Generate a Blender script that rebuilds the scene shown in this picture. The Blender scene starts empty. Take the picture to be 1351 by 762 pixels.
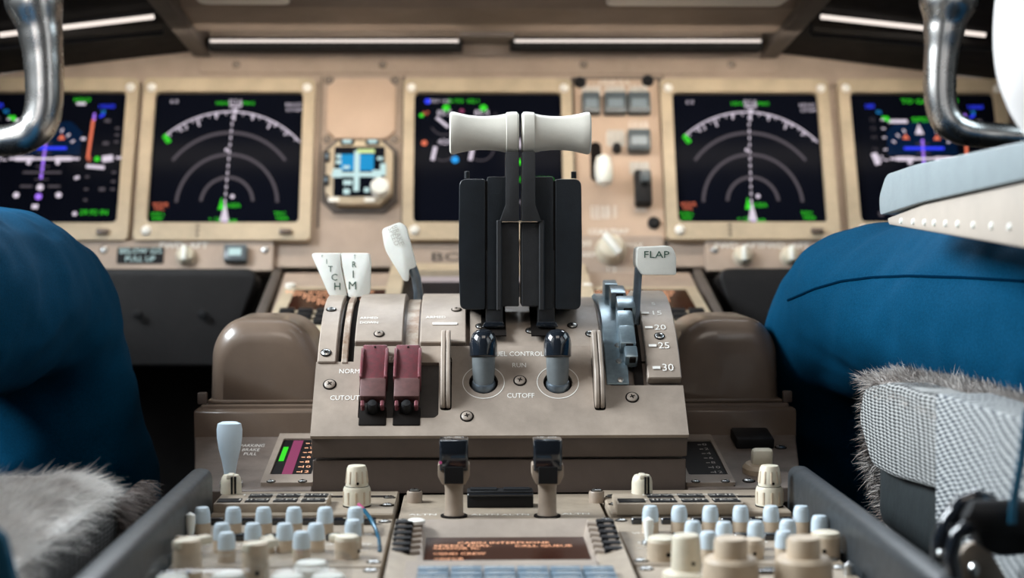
import bpy, bmesh, math, random
import numpy as np
from mathutils import Vector, Matrix
random.seed(7); rng = np.random.default_rng(7)
SC = bpy.context.scene
COL = SC.collection
D2R = math.radians

# ------------------------------------------------------------------ camera
FPX, IW, IH = 2100.0, 1351.0, 762.0
CAM = Vector((-0.024, 0.0, 0.21))
cam_data = bpy.data.cameras.new('camera'); cam = bpy.data.objects.new('camera', cam_data); COL.objects.link(cam)
cam.location = CAM
cam.rotation_euler = (D2R(90 - 2.482), 0, D2R(-1.569))
cam_data.sensor_width = 36.0; cam_data.lens = FPX * 36.0 / IW
cam_data.clip_start = 0.02; cam_data.clip_end = 50
cam_data.dof.use_dof = True; cam_data.dof.focus_distance = 1.24; cam_data.dof.aperture_fstop = 5.6
SC.camera = cam
# ------------------------------------------------------------------ world and light
world = bpy.data.worlds.new('world'); SC.world = world; world.use_nodes = True
bg = world.node_tree.nodes['Background']; bg.inputs[0].default_value = (0.80, 0.88, 1.0, 1); bg.inputs[1].default_value = 0.03
def area(name, loc, target, sx, sy, power, color):
    l = bpy.data.lights.new(name, 'AREA'); l.shape = 'RECTANGLE'; l.size = sx; l.size_y = sy; l.energy = power; l.color = color
    o = bpy.data.objects.new(name, l); COL.objects.link(o); o.location = loc
    o.rotation_euler = (Vector(target) - Vector(loc)).to_track_quat('-Z', 'Y').to_euler(); return o
area('windshield_daylight', (0.0, 2.45, 1.15), (0, 1.15, 0.0), 1.9, 0.6, 40, (0.86, 0.93, 1.0))
area('side_window_daylight', (-1.22, 1.12, 0.98), (0.0, 1.22, 0.05), 0.9, 0.55, 50, (0.86, 0.94, 1.0))
area('side_window_daylight', (1.22, 1.35, 0.95), (0.1, 1.30, 0.05), 0.9, 0.55, 4, (0.74, 0.90, 1.0))
area('dome_light', (0.0, 0.25, 1.30), (0, 1.6, 0.1), 0.7, 0.5, 2.8, (1.0, 0.90, 0.80))
for sx_ in (-1, 1):
    area('panel_flood_light', (sx_*0.30, 1.90, 0.425), (sx_*0.30, 2.04, 0.24), 0.55, 0.03, 0.62, (1.0, 0.90, 0.78))
SC.view_settings.view_transform = 'Standard'; SC.view_settings.look = 'None'
SC.view_settings.gamma = 1.0; SC.view_settings.use_curve_mapping = False
SC.view_settings.exposure = 0.40

# ------------------------------------------------------------------ geometry of the view
RC = cam.rotation_euler.to_matrix()
def ray(px, py): return RC @ Vector(((px - IW/2)/FPX, -(py - IH/2)/FPX, -1.0))
def P(px, py, Y): d = ray(px, py); return CAM + d * ((Y - CAM.y)/d.y)
def PZ(px, py, z): d = ray(px, py); return CAM + d * ((z - CAM.z)/d.z)
def TR(x, y, z): return Matrix.Translation((x, y, z))
def RX(a): return Matrix.Rotation(D2R(a), 4, 'X')
def RY(a): return Matrix.Rotation(D2R(a), 4, 'Y')
def RZ(a): return Matrix.Rotation(D2R(a), 4, 'Z')
class Frame:
    def __init__(s, o, ax): s.M = TR(*o) @ RX(ax); s.I = s.M.inverted()
    def hit(s, px, py, h=0.0):
        o = s.I @ CAM; d = s.I.to_3x3() @ ray(px, py); t = (h - o.z)/d.z; q = o + d*t; return q.x, q.y
PAN = Frame((0, 2.0, 0.21), 68)          # main instrument panel plane
SLP = Frame((0, 1.21, 0.048), 45)        # sloping plate of the control stand
LOW = Frame((0, 1.90, 0.135), 11.3)      # forward pedestal
SHO = Frame((0, 1.217, 0.003), 9)          # shoulder beside the control stand
YC, ZC = 1.37, -0.013                    # axis of the lever quadrant
def arc_hit(px, py, R):
    o = CAM; d = ray(px, py)
    a = d.y**2 + d.z**2; b = 2*((o.y-YC)*d.y + (o.z-ZC)*d.z); c = (o.y-YC)**2 + (o.z-ZC)**2 - R*R
    disc = b*b - 4*a*c
    t = (-b - math.sqrt(max(disc, 0)))/(2*a); q = o + d*t
    return q.x, math.degrees(math.atan2(YC - q.y, q.z - ZC))
def ARC(x, th, R): t = D2R(th); return TR(x, YC - R*math.sin(t), ZC + R*math.cos(t)) @ RX(th)

# ------------------------------------------------------------------ materials
MATS = {}
def mat(name, col, rough=0.5, metal=0.0, nscale=30, namt=0.0, bump=0.0, bscale=200, coat=0.0, sheen=0.0, trans=0.0, emit=0.0, sss=0.0, dark=None, alpha=1.0, ramp=None, spec=0.5):
    m = bpy.data.materials.new(name); m.use_nodes = True; nt = m.node_tree; N = nt.nodes; L = nt.links
    b = N['Principled BSDF']; b.inputs['Base Color'].default_value = (*col, 1)
    b.inputs['Roughness'].default_value = rough; b.inputs['Metallic'].default_value = metal
    b.inputs['Coat Weight'].default_value = coat; b.inputs['Sheen Weight'].default_value = sheen
    b.inputs['Transmission Weight'].default_value = trans; b.inputs['Alpha'].default_value = alpha
    b.inputs['Specular IOR Level'].default_value = spec
    if sss: b.inputs['Subsurface Weight'].default_value = sss; b.inputs['Subsurface Scale'].default_value = 0.004
    if emit: b.inputs['Base Color'].default_value = (0, 0, 0, 1); b.inputs['Specular IOR Level'].default_value = 0.05; b.inputs['Emission Color'].default_value = (*col, 1); b.inputs['Emission Strength'].default_value = emit
    tc = N.new('ShaderNodeTexCoord')
    if namt:
        n = N.new('ShaderNodeTexNoise'); n.inputs['Scale'].default_value = nscale; n.inputs['Detail'].default_value = 6; n.inputs['Roughness'].default_value = 0.65
        L.new(tc.outputs['Object'], n.inputs['Vector'])
        r = N.new('ShaderNodeValToRGB'); lo, hi = ramp or (0.35, 0.65); r.color_ramp.elements[0].position = lo; r.color_ramp.elements[1].position = hi
        dk = dark or tuple(c*(1-namt) for c in col)
        r.color_ramp.elements[0].color = (*dk, 1); r.color_ramp.elements[1].color = (*col, 1)
        L.new(n.outputs['Fac'], r.inputs['Fac']); L.new(r.outputs['Color'], b.inputs['Base Color'])
        mr = N.new('ShaderNodeMapRange'); mr.inputs[3].default_value = min(1, rough*1.18); mr.inputs[4].default_value = rough*0.85
        L.new(n.outputs['Fac'], mr.inputs[0]); L.new(mr.outputs[0], b.inputs['Roughness'])
    if bump:
        n2 = N.new('ShaderNodeTexNoise'); n2.inputs['Scale'].default_value = bscale; n2.inputs['Detail'].default_value = 3
        L.new(tc.outputs['Object'], n2.inputs['Vector'])
        bp = N.new('ShaderNodeBump'); bp.inputs['Strength'].default_value = bump; bp.inputs['Distance'].default_value = 0.001
        L.new(n2.outputs['Fac'], bp.inputs['Height']); L.new(bp.outputs['Normal'], b.inputs['Normal'])
    MATS[name] = m; return m
mat('panel_tan', (0.43, 0.335, 0.265), 0.62, nscale=14, namt=0.18, bump=0.12, bscale=500)
mat('bezel_tan', (0.54, 0.44, 0.305), 0.5, nscale=25, namt=0.22, bump=0.08, bscale=400)
mat('plate_peach', (0.57, 0.42, 0.31), 0.6, nscale=12, namt=0.12)
mat('stand_taupe', (0.215, 0.172, 0.145), 0.42, nscale=26, namt=0.38, bump=0.10, bscale=700)
mat('stand_light', (0.38, 0.312, 0.255), 0.42, nscale=16, namt=0.36, bump=0.10, bscale=700)
mat('stand_front_shaded', (0.095, 0.070, 0.058), 0.5, nscale=30, namt=0.2, bump=0.08, bscale=600)  # stand colour darkened to carry the shade of camera-facing faces
mat('housing_brown', (0.16, 0.115, 0.085), 0.30, nscale=20, namt=0.18, coat=0.25, bump=0.05, bscale=500)
mat('pedestal_tan', (0.37, 0.30, 0.225), 0.5, nscale=35, namt=0.28, bump=0.1, bscale=600)
mat('handle_tan', (0.33, 0.26, 0.20), 0.42, nscale=60, namt=0.25)
mat('knob_cream', (0.68, 0.62, 0.49), 0.42, nscale=80, namt=0.14, sss=0.05)
mat('knob_beige', (0.56, 0.45, 0.33), 0.45, nscale=80, namt=0.18)
mat('stem_grey', (0.13, 0.145, 0.15), 0.36, nscale=80, namt=0.2)
mat('cap_frost', (0.70, 0.82, 0.90), 0.35, trans=0.25, nscale=80, namt=0.06)
mat('lever_white', (0.84, 0.85, 0.79), 0.40, nscale=45, namt=0.08, sss=0.05, bump=0.05, bscale=900)
mat('grip_ivory', (0.56, 0.535, 0.47), 0.45, nscale=60, namt=0.06, bump=0.08, bscale=900)
mat('lever_ivory', (0.76, 0.755, 0.69), 0.45, nscale=60, namt=0.10, bump=0.10, bscale=900)
mat('brake_white', (0.62, 0.74, 0.83), 0.3, nscale=60, namt=0.06)
mat('black_plastic', (0.010, 0.010, 0.011), 0.55, nscale=50, namt=0.3, bump=0.1, bscale=700, spec=0.25)
mat('legend_black', (0.008, 0.008, 0.009), 0.5, spec=0.12)
mat('black_gloss', (0.010, 0.013, 0.018), 0.12, coat=0.6)
mat('lever_black', (0.020, 0.021, 0.023), 0.48, nscale=70, namt=0.35, bump=0.12, bscale=900)
mat('lever_shell', (0.014, 0.0175, 0.0215), 0.34, nscale=60, namt=0.35, bump=0.16, bscale=800)
mat('dark_recess', (0.010, 0.008, 0.007), 0.8, spec=0.08)
mat('recess_brown', (0.050, 0.042, 0.037), 0.45, nscale=60, namt=0.4)
mat('pad_black', (0.008, 0.007, 0.007), 0.55, nscale=40, namt=0.3, bump=0.3, bscale=220, spec=0.3)
mat('shield_black', (0.007, 0.0065, 0.0065), 0.75, nscale=40, namt=0.25, spec=0.15)
mat('shield_brown', (0.29, 0.225, 0.18), 0.6, nscale=12, namt=0.2)
mat('shield_trim', (0.09, 0.073, 0.062), 0.6, nscale=20, namt=0.2)
mat('steel', (0.62, 0.63, 0.62), 0.28, 1.0, nscale=60, namt=0.3)
mat('yoke_metal', (0.58, 0.565, 0.54), 0.27, 1.0, nscale=24, namt=0.22, bump=0.05, bscale=120)
mat('gate_metal', (0.32, 0.41, 0.46), 0.30, 0.75, nscale=70, namt=0.35)
mat('arm_metal', (0.23, 0.28, 0.33), 0.35, 0.8, nscale=60, namt=0.3)
mat('brass_strip', (0.50, 0.44, 0.37), 0.38, 0.25, nscale=60, namt=0.45, dark=(0.22, 0.13, 0.08))
mat('guard_red', (0.20, 0.050, 0.062), 0.36, 0.35, nscale=300, namt=0.45, bump=0.2, bscale=900, dark=(0.13, 0.05, 0.055))
mat('guard_red_dark', (0.13, 0.058, 0.055), 0.5, 0.1, nscale=200, namt=0.3)
mat('rail_grey', (0.030, 0.036, 0.041), 0.42, nscale=120, namt=0.35, bump=0.22, bscale=900)
mat('print_white', (0.80, 0.78, 0.73), 0.6)
mat('print_dim', (0.52, 0.49, 0.44), 0.6)
mat('print_green', (0.02, 0.075, 0.045), 0.6)
mat('print_dark', (0.03, 0.025, 0.022), 0.6)
mat('label_white', (0.82, 0.80, 0.74), 0.5)
mat('button_grey', (0.10, 0.125, 0.14), 0.32, nscale=50, namt=0.3)
mat('button_face', (0.20, 0.25, 0.28), 0.3)
mat('key_blue', (0.12, 0.20, 0.27), 0.35, nscale=60, namt=0.25)
mat('trouser_blue', (0.0006, 0.052, 0.115), 0.85, nscale=700, namt=0.3, bump=0.25, bscale=900, spec=0.06)
mat('trouser_seam', (0.0008, 0.014, 0.035), 0.95, spec=0.0)
mat('shirt_white', (0.72, 0.69, 0.67), 0.8, sheen=0.2, bump=0.3, bscale=60)
mat('skin', (0.55, 0.34, 0.25), 0.5)
mat('shoe_black', (0.012, 0.012, 0.012), 0.3)
mat('armrest_vinyl', (0.25, 0.295, 0.31), 0.5, nscale=40, namt=0.1, bump=0.12, bscale=500)
mat('armrest_shell', (0.46, 0.40, 0.34), 0.45, nscale=30, namt=0.1)
mat('leather_dark', (0.022, 0.028, 0.030), 0.5, nscale=30, namt=0.35, bump=0.3, bscale=150)
mat('fleece', (0.95, 0.93, 0.90), 0.95, nscale=34, namt=0.6, dark=(0.34, 0.28, 0.25), ramp=(0.32, 0.50))
mat('fleece_grey', (0.52, 0.485, 0.455), 0.95, nscale=40, namt=0.6, dark=(0.20, 0.16, 0.14), ramp=(0.36, 0.55))
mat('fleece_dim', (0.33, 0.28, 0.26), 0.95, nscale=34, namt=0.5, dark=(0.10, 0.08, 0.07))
mat('floor_dark', (0.006, 0.0055, 0.0055), 0.9, nscale=20, namt=0.3, spec=0.1)
mat('wall_dark', (0.022, 0.020, 0.018), 0.8, nscale=10, namt=0.2)
mat('screen_glass', (0.0035, 0.0045, 0.009), 0.2, spec=0.012)
mat('screen_sky', (0.003, 0.014, 0.05), 0.2, spec=0.012)
mat('screen_amber', (0.030, 0.008, 0.004), 0.2, spec=0.03)
mat('wire_blue', (0.03, 0.15, 0.25), 0.18, 0.3, nscale=60, namt=0.3)
mat('wire_red', (0.45, 0.10, 0.20), 0.25)
for n_, c_, e_ in (('white', (0.70, 0.62, 0.72), 0.85), ('dim', (0.15, 0.13, 0.155), 0.45), ('green', (0.05, 0.80, 0.03), 0.75), ('orange', (0.95, 0.22, 0.12), 0.7),
                   ('blue', (0.03, 0.05, 0.90), 1.0), ('cyan', (0.02, 0.30, 0.75), 1.0), ('purple', (0.38, 0.18, 0.95), 0.9), ('magenta', (0.50, 0.10, 0.24), 0.45), ('amber', (0.95, 0.48, 0.28), 1.3),
                   ('rose', (0.70, 0.60, 0.60), 0.5), ('lemon', (0.65, 0.80, 0.35), 0.9), ('ice', (0.62, 0.85, 0.85), 0.75), ('sky', (0.01, 0.26, 0.55), 0.9), ('lamp', (1.0, 0.88, 0.80), 0.8)):
    mat('glow_' + n_, c_, 0.5, emit=e_)
def glass_mat():
    m = mat('clear_plastic', (0.10, 0.13, 0.14), 0.06, alpha=0.14, coat=1.0); return m
glass_mat()
def weave(name, c1, c2, period, diag):
    m = bpy.data.materials.new(name); m.use_nodes = True; N = m.node_tree.nodes; L = m.node_tree.links; b = N['Principled BSDF']
    b.inputs['Roughness'].default_value = 0.9
    tc = N.new('ShaderNodeTexCoord'); nz = N.new('ShaderNodeTexNoise'); nz.inputs['Scale'].default_value = 28; nz.inputs['Detail'].default_value = 2
    L.new(tc.outputs['Object'], nz.inputs['Vector'])
    ad = N.new('ShaderNodeVectorMath'); ad.operation = 'MULTIPLY_ADD'; ad.inputs[1].default_value = (0.004,)*3
    L.new(nz.outputs['Color'], ad.inputs[0]); L.new(tc.outputs['Object'], ad.inputs[2])
    mp = N.new('ShaderNodeMapping'); mp.inputs['Scale'].default_value = (1, 0.30, 1); mp.inputs['Rotation'].default_value = (D2R(38 if diag else 4), 0, 0); L.new(ad.outputs[0], mp.inputs['Vector'])
    sp = N.new('ShaderNodeSeparateXYZ'); L.new(mp.outputs[0], sp.inputs[0])
    def mth(op, a, bv):
        k = N.new('ShaderNodeMath'); k.operation = op
        for i, q in enumerate((a, bv)):
            if q is None: continue
            if isinstance(q, (int, float)): k.inputs[i].default_value = q
            else: L.new(q, k.inputs[i])
        return k.outputs[0]
    w = 2*math.pi/period
    xy = mth('ADD', sp.outputs[0], sp.outputs[1])
    s1 = mth('SINE', mth('MULTIPLY', xy, w*(0.62 if diag else 1.0)), None); s2 = mth('SINE', mth('MULTIPLY', sp.outputs[2], w*1.25), None)
    s = mth('ADD', s1, s2); s = mth('ADD', mth('MULTIPLY', s, 0.5), 0.5)
    r = N.new('ShaderNodeValToRGB'); r.color_ramp.elements[0].position = 0.34; r.color_ramp.elements[1].position = 0.58
    r.color_ramp.elements[0].color = (*c1, 1); r.color_ramp.elements[1].color = (*c2, 1)
    L.new(s, r.inputs['Fac']); L.new(r.outputs[0], b.inputs['Base Color'])
    bp = N.new('ShaderNodeBump'); bp.inputs['Strength'].default_value = 0.6; bp.inputs['Distance'].default_value = 0.0012; L.new(s, bp.inputs['Height']); L.new(bp.outputs[0], b.inputs['Normal'])
    MATS[name] = m
weave('weave_grey', (0.035, 0.037, 0.038), (0.36, 0.365, 0.355), 0.0030, False)
weave('weave_coarse', (0.035, 0.045, 0.06), (0.44, 0.455, 0.45), 0.0027, True)
weave('weave_dark', (0.008, 0.008, 0.008), (0.045, 0.043, 0.04), 0.0032, False)

# ------------------------------------------------------------------ mesh building
def bevel_vf(v, f, amt, seg=2, ang=25):
    bm = bmesh.new(); vs = [bm.verts.new(p) for p in v]
    for q in f:
        try: bm.faces.new([vs[i] for i in q])
        except ValueError: pass
    bmesh.ops.recalc_face_normals(bm, faces=bm.faces)
    es = [e for e in bm.edges if len(e.link_faces) == 2 and e.calc_face_angle(0) > D2R(ang)]
    bmesh.ops.bevel(bm, geom=es, offset=amt, offset_type='OFFSET', segments=seg, profile=0.5, affect='EDGES', clamp_overlap=True)
    bm.verts.index_update()
    r = [p.co.copy() for p in bm.verts], [[q.index for q in g.verts] for g in bm.faces]; bm.free(); return r
def rrect(w, h, r, seg=4, cx=0, cy=0):
    pts = []
    for sx, sy, a0 in ((1, 1, 0), (-1, 1, 90), (-1, -1, 180), (1, -1, 270)):
        for k in range(seg + 1):
            a = D2R(a0 + 90*k/seg); pts.append((cx + sx*(w/2 - r) + r*math.cos(a), cy + sy*(h/2 - r) + r*math.sin(a)))
    return pts
def roundpoly(pts, r, seg=4):
    out = []; n = len(pts)
    for i in range(n):
        p = Vector(pts[i]); a = (Vector(pts[i-1]) - p); b = (Vector(pts[(i+1) % n]) - p); la, lb = a.length, b.length
        rr = r[i] if isinstance(r, (list, tuple)) else r
        rr = min(rr, la*0.48, lb*0.48)
        if rr < 1e-6: out.append(tuple(p)); continue
        s, e = p + a/la*rr, p + b/lb*rr
        for k in range(seg + 1):
            t = k/seg; q = s*(1-t)**2 + p*2*t*(1-t) + e*t*t; out.append(tuple(q))
    return out
GLYPH = {}
def glyphs(s):
    if s not in GLYPH:
        c = bpy.data.curves.new('text', 'FONT'); c.body = s; c.size = 1.0; c.align_x = 'CENTER'; c.align_y = 'CENTER'; c.resolution_u = 2
        o = bpy.data.objects.new('text', c); me = bpy.data.meshes.new_from_object(o)
        GLYPH[s] = ([v.co.copy() for v in me.vertices], [list(p.vertices) for p in me.polygons])
        bpy.data.objects.remove(o); bpy.data.meshes.remove(me)
    return GLYPH[s]
class B:
    def __init__(s): s.v = []; s.f = []; s.mi = []; s.cur = 0; s.marks = []
    def add(s, v, f, M=None):
        n = len(s.v); s.marks.append((n, len(s.f)))
        s.v += [tuple(M @ Vector(p)) if M is not None else tuple(p) for p in v]
        s.f += [[i + n for i in q] for q in f]; s.mi += [s.cur]*len(f); return s
    def slot(s, k): s.cur = k; return s
    def prism(s, pts, z0, z1, bev=0, seg=2, M=None, ang=25):
        n = len(pts); v = [(x, y, z0) for x, y in pts] + [(x, y, z1) for x, y in pts]
        f = [list(range(n))[::-1], list(range(n, 2*n))] + [[i, (i+1) % n, n + (i+1) % n, n + i] for i in range(n)]
        a2 = sum(pts[i][0]*pts[(i+1) % n][1] - pts[(i+1) % n][0]*pts[i][1] for i in range(n))
        if (a2 < 0) != (z1 < z0): f = [q[::-1] for q in f]
        if bev: v, f = bevel_vf(v, f, bev, seg, ang)
        return s.add(v, f, M)
    def box(s, c, d, bev=0, seg=2, M=None):
        x, y, z = c; a, b, h = d[0]/2, d[1]/2, d[2]/2
        return s.prism([(x-a, y-b), (x+a, y-b), (x+a, y+b), (x-a, y+b)], z-h, z+h, bev, seg, M)
    def lathe(s, prof, seg=20, M=None, sx=1, sy=1):
        v = []; f = []
        for r, z in prof:
            for k in range(seg): a = 2*math.pi*k/seg; v.append((r*math.cos(a)*sx, r*math.sin(a)*sy, z))
        m = len(prof)
        for i in range(m-1):
            for k in range(seg): f.append([i*seg+k, i*seg+(k+1) % seg, (i+1)*seg+(k+1) % seg, (i+1)*seg+k])
        f.append(list(range(seg))[::-1]); f.append([(m-1)*seg+k for k in range(seg)])
        return s.add(v, f, M)
    def tube(s, path, rad, seg=12, M=None, ell=1.0, closed=False):
        pts = [Vector(p) for p in path]; n = len(pts); rad = rad if isinstance(rad, (list, tuple)) else [rad]*n
        v = []; f = []; nrm = None
        for i, p in enumerate(pts):
            t = (pts[min(i+1, n-1)] - pts[max(i-1, 0)]).normalized()
            if nrm is None: nrm = t.orthogonal().normalized()
            nrm = (nrm - t*nrm.dot(t)).normalized(); bn = t.cross(nrm)
            for k in range(seg): a = 2*math.pi*k/seg; v.append(p + (nrm*math.cos(a) + bn*math.sin(a)*ell)*rad[i])
        for i in range(n-1):
            for k in range(seg): f.append([i*seg+k, i*seg+(k+1) % seg, (i+1)*seg+(k+1) % seg, (i+1)*seg+k])
        f.append(list(range(seg))[::-1]); f.append([(n-1)*seg+k for k in range(seg)])
        return s.add(v, f, M)
    def ring(s, outer, inner, z0, z1, zi):
        n = len(outer); v = [(x, y, z0) for x, y in outer] + [(x, y, z1) for x, y in outer] + [(x, y, z1) for x, y in inner] + [(x, y, zi) for x, y in inner]
        f = []
        for a in range(3):
            for i in range(n): f.append([a*n+i, a*n+(i+1) % n, (a+1)*n+(i+1) % n, (a+1)*n+i])
        return s.add(v, f)
    def text(s, t, size, x=0, y=0, z=0, rot=0, M=None, sx=1.0):
        v, f = glyphs(t); m = TR(x, y, z) @ RZ(rot) @ Matrix.Diagonal((size*sx, size, 1, 1))
        return s.add(v, f, (M @ m) if M is not None else m)
    def flat(s, pts, z, M=None): return s.add([(x, y, z) for x, y in pts], [list(range(len(pts)))], M)
    def arcband(s, cx, cy, r, w, a0, a1, z, n=24, ky=1.0):
        v = []; f = []
        for k in range(n+1):
            a = D2R(a0 + (a1-a0)*k/n)
            for rr in (r - w/2, r + w/2): v.append((cx + rr*math.cos(a), cy + ky*rr*math.sin(a), z))
        for k in range(n): f.append([2*k, 2*k+1, 2*k+3, 2*k+2])
        return s.add(v, f)
    def pieces(s, name, mats, parent=None, M=None, small=0.0, smooth=0):     # one object per added shape; those smaller than `small` joined as stuff
        mk = s.marks + [(len(s.v), len(s.f))]; rest = B()
        for (v0, f0), (v1, f1) in zip(mk, mk[1:]):
            vs = s.v[v0:v1]; fs = [[i - v0 for i in q] for q in s.f[f0:f1]]
            ext = max(max(p[k] for p in vs) - min(p[k] for p in vs) for k in range(3))
            if ext < small: rest.add(vs, fs)
            else: B().add(vs, fs).obj(name, mats, parent, M, smooth)
        if rest.v: rest.obj(name, mats, parent, M, smooth, kind='stuff')
    def mesh(s, name, mats, smooth=35):
        me = bpy.data.meshes.new(name); me.from_pydata(s.v, [], s.f)
        for m in (mats if isinstance(mats, (list, tuple)) else [mats]): me.materials.append(MATS[m])
        for p, i in zip(me.polygons, s.mi): p.material_index = i; p.use_smooth = bool(smooth)
        if smooth: me.set_sharp_from_angle(angle=D2R(smooth))
        me.update(); return me
    def obj(s, name, mats, parent=None, M=None, smooth=35, kind=None, label=None):
        return link(name, s.mesh(name, mats, smooth), parent, M, kind, label)
def link(name, me, parent=None, M=None, kind=None, label=None):
    o = bpy.data.objects.new(name, me); COL.objects.link(o)
    if parent is not None: o.parent = parent
    if M is not None: o.matrix_basis = M
    if kind: o['kind'] = kind
    if label: o['label'] = label
    return o
def thing(name, label, cat, M=None, group=None):
    o = bpy.data.objects.new(name, None); COL.objects.link(o); o.empty_display_size = 0.02
    if M is not None: o.matrix_basis = M
    o['label'] = label; o['category'] = cat
    if group: o['group'] = group
    return o
def clone(o, M=None, label=None, parent=None):
    c = o.copy(); COL.objects.link(c); c.parent = parent
    if M is not None: c.matrix_basis = M
    if label: c['label'] = label
    for ch in [q for q in list(COL.objects) if q.parent == o]: clone(ch, None, None, c)
    return c
def struct(name, b, m): o = b.obj(name, m); o['kind'] = 'structure'; return o
# shared screw mesh, unit radius: raised rim head, cross slot
_s = B().slot(1).lathe([(1.28, 0), (1.28, 0.06), (1.05, 0.08), (1.0, 0.05)], 18).slot(0); _s.lathe([(1.0, 0.0), (1.0, 0.22), (0.8, 0.36), (0.0, 0.40)], 18)
_s.slot(1); _s.box((0, 0, 0.40), (0.95, 0.22, 0.06)); _s.box((0, 0, 0.40), (0.22, 0.95, 0.06))
SCREW = _s.mesh('screw', ['steel', 'dark_recess']); SCREW_T = SCREW.copy(); SCREW_T.materials[0] = MATS['stand_light']
SCREW_B = SCREW.copy(); SCREW_B.materials[0] = MATS['black_plastic']
def screw(parent, M, r, me=None): return link('screw', me or SCREW, parent, M @ RZ(random.uniform(0, 90)) @ Matrix.Scale(r, 4))

# ================================================================== setting
struct('floor', B().box((0, 1.0, -0.45), (2.6, 3.0, 0.06)), 'floor_dark')
struct('wall_front', B().box((0, 2.32, 0.0), (2.6, 0.04, 0.9)), 'wall_dark')
struct('wall_left', B().box((-1.28, 1.0, 0.05), (0.05, 3.0, 1.0)), 'wall_dark')
struct('wall_right', B().box((1.28, 1.0, 0.05), (0.05, 3.0, 1.0)), 'wall_dark')

# ================================================================== main instrument panel
t = thing('instrument_panel', 'wide tan instrument panel carrying the row of flight displays', 'instrument panel', PAN.M)
x0 = -1.22; yb = PAN.hit(650, 352)[1]
topL = [PAN.hit(px, py)[1] for px, py in ((-300, 122), (0, 96), (265, 62))]
B().prism([(-1.22, yb), (1.22, yb), (1.22, topL[0]-0.03), (0.62, topL[1]), (0.36, topL[2]+0.01), (-0.36, topL[2]+0.01), (-0.62, topL[1]), (-1.22, topL[0]-0.03)], -0.03, -0.001, 0.001, 1).obj('board', 'panel_tan', t)
a = PAN.hit(262, 97); b_ = PAN.hit(1024, 76)
B().prism(rrect(b_[0]-a[0], b_[1]-a[1], 0.006, 4, (a[0]+b_[0])/2, (a[1]+b_[1])/2), -0.0004, 0.002, 0.0008, 1).obj('top_strip', 'panel_tan', t)
for px in (312, 505, 770, 965): x, y = PAN.hit(px, 86); screw(t, TR(x, y, 0.002), 0.004, SCREW_T)
for px, y0, y1 in ((419, 100, 300), (530, 100, 300), (875, 100, 120)):
    p, q = PAN.hit(px, y1), PAN.hit(px, y0)
    B().box((p[0], (p[1]+q[1])/2, -0.00075), (0.003, q[1]-p[1], 0.0005)).obj('panel_joint', 'shield_trim', t)

# ---- display units
c0 = PAN.hit(300, 213); KX = (PAN.hit(400, 213)[0] - PAN.hit(200, 213)[0])/200; KY = (PAN.hit(300, 113)[1] - PAN.hit(300, 313)[1])/200
SCR_W, SCR_H = 197*KX, 172*KY
def du_base(name, label, cpx, wpx=228, group='large flight displays across the panel'):
    cx, cy = PAN.hit(cpx, 213)
    d = thing(name, label, 'display', PAN.M @ TR(cx, cy, 0), group)
    W, H = wpx*KX, 212*KY
    oy = 2*KY
    B().ring(rrect(W, H, 0.006), rrect(SCR_W, SCR_H, 0.006, 4, 0, oy), -0.0004, 0.013, 0.004).obj('bezel', 'bezel_tan', d)
    B().prism(rrect(SCR_W+0.001, SCR_H+0.001, 0.006, 4, 0, oy), 0.001, 0.005).obj('screen', 'screen_glass', d)
    for sx in (-1, 1):
        B().lathe([(0.0058, 0), (0.0058, 0.002), (0.004, 0.004), (0, 0.0045)], 14).obj('corner_screw', 'label_white', d, TR(sx*(W/2-0.010), H/2-0.014, 0.013))
    B().lathe([(0.0062, 0), (0.0062, 0.002), (0.004, 0.004), (0, 0.0045)], 14).obj('corner_screw', 'label_white', d, TR(-W/2+0.016, -H/2+0.012, 0.013))
    B().box((0, 0, 0), (0.016, 0.007, 0.006), 0.002).obj('latch', 'housing_brown', d, TR(W/2-0.03, -H/2+0.010, 0.016))
    g = B()
    for k in range(3): g.box((-0.03, -H/2+0.006+0.006*k, 0.0135), (0.004, 0.002, 0.001))
    g.obj('vent_slot', 'shield_trim', d)
    return d
ZS = 0.0056
class G:                                  # screen drawing in picture-like units around the unit centre
    def __init__(s, cx): s.cx = cx; s.b = {}
    def u(s, px, py): return (px - s.cx)*KX, (213 - py)*KY
    def B(s, c): return s.b.setdefault(c, B())
    def txt(s, c, t, px, py, h, sx=1.0, rot=0): x, y = s.u(px, py); s.B(c).text(t, h*KY*1.25, x, y, ZS + 0.0002*len(s.b), rot, sx=sx); return s
    def bar(s, c, xa, ya, xb, yb, w):
        a, b = Vector(s.u(xa, ya)), Vector(s.u(xb, yb)); d = (b-a).normalized(); n = Vector((-d.y, d.x))*w*KX/2
        s.B(c).flat([tuple(a+n), tuple(a-n), tuple(b-n), tuple(b+n)], ZS + 0.0002*len(s.b)); return s
    def arc(s, c, px, py, r, w, a0, a1): x, y = s.u(px, py); s.B(c).arcband(x, y, r*KX, w*KX, a0, a1, ZS, ky=KY/KX); return s
    def dot(s, c, px, py, r): x, y = s.u(px, py); s.B(c).flat([(x + r*KX*math.cos(k*math.pi/5), y + r*KX*math.sin(k*math.pi/5)) for k in range(10)], ZS + 0.0003); return s
    def tri(s, c, px, py, w, h): s.B(c).flat([s.u(px, py-h/2), s.u(px-w/2, py+h/2), s.u(px+w/2, py+h/2)], ZS + 0.0004); return s
    def done(s, d, names):
        for c, b in s.b.items(): b.pieces(names.get(c, c) + '_symbol', ('glow_' + c) if ('glow_' + c) in MATS else c, d, small=0.0085)
NM = {'dim': 'grey', 'screen_sky': 'sky_field'}
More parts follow.
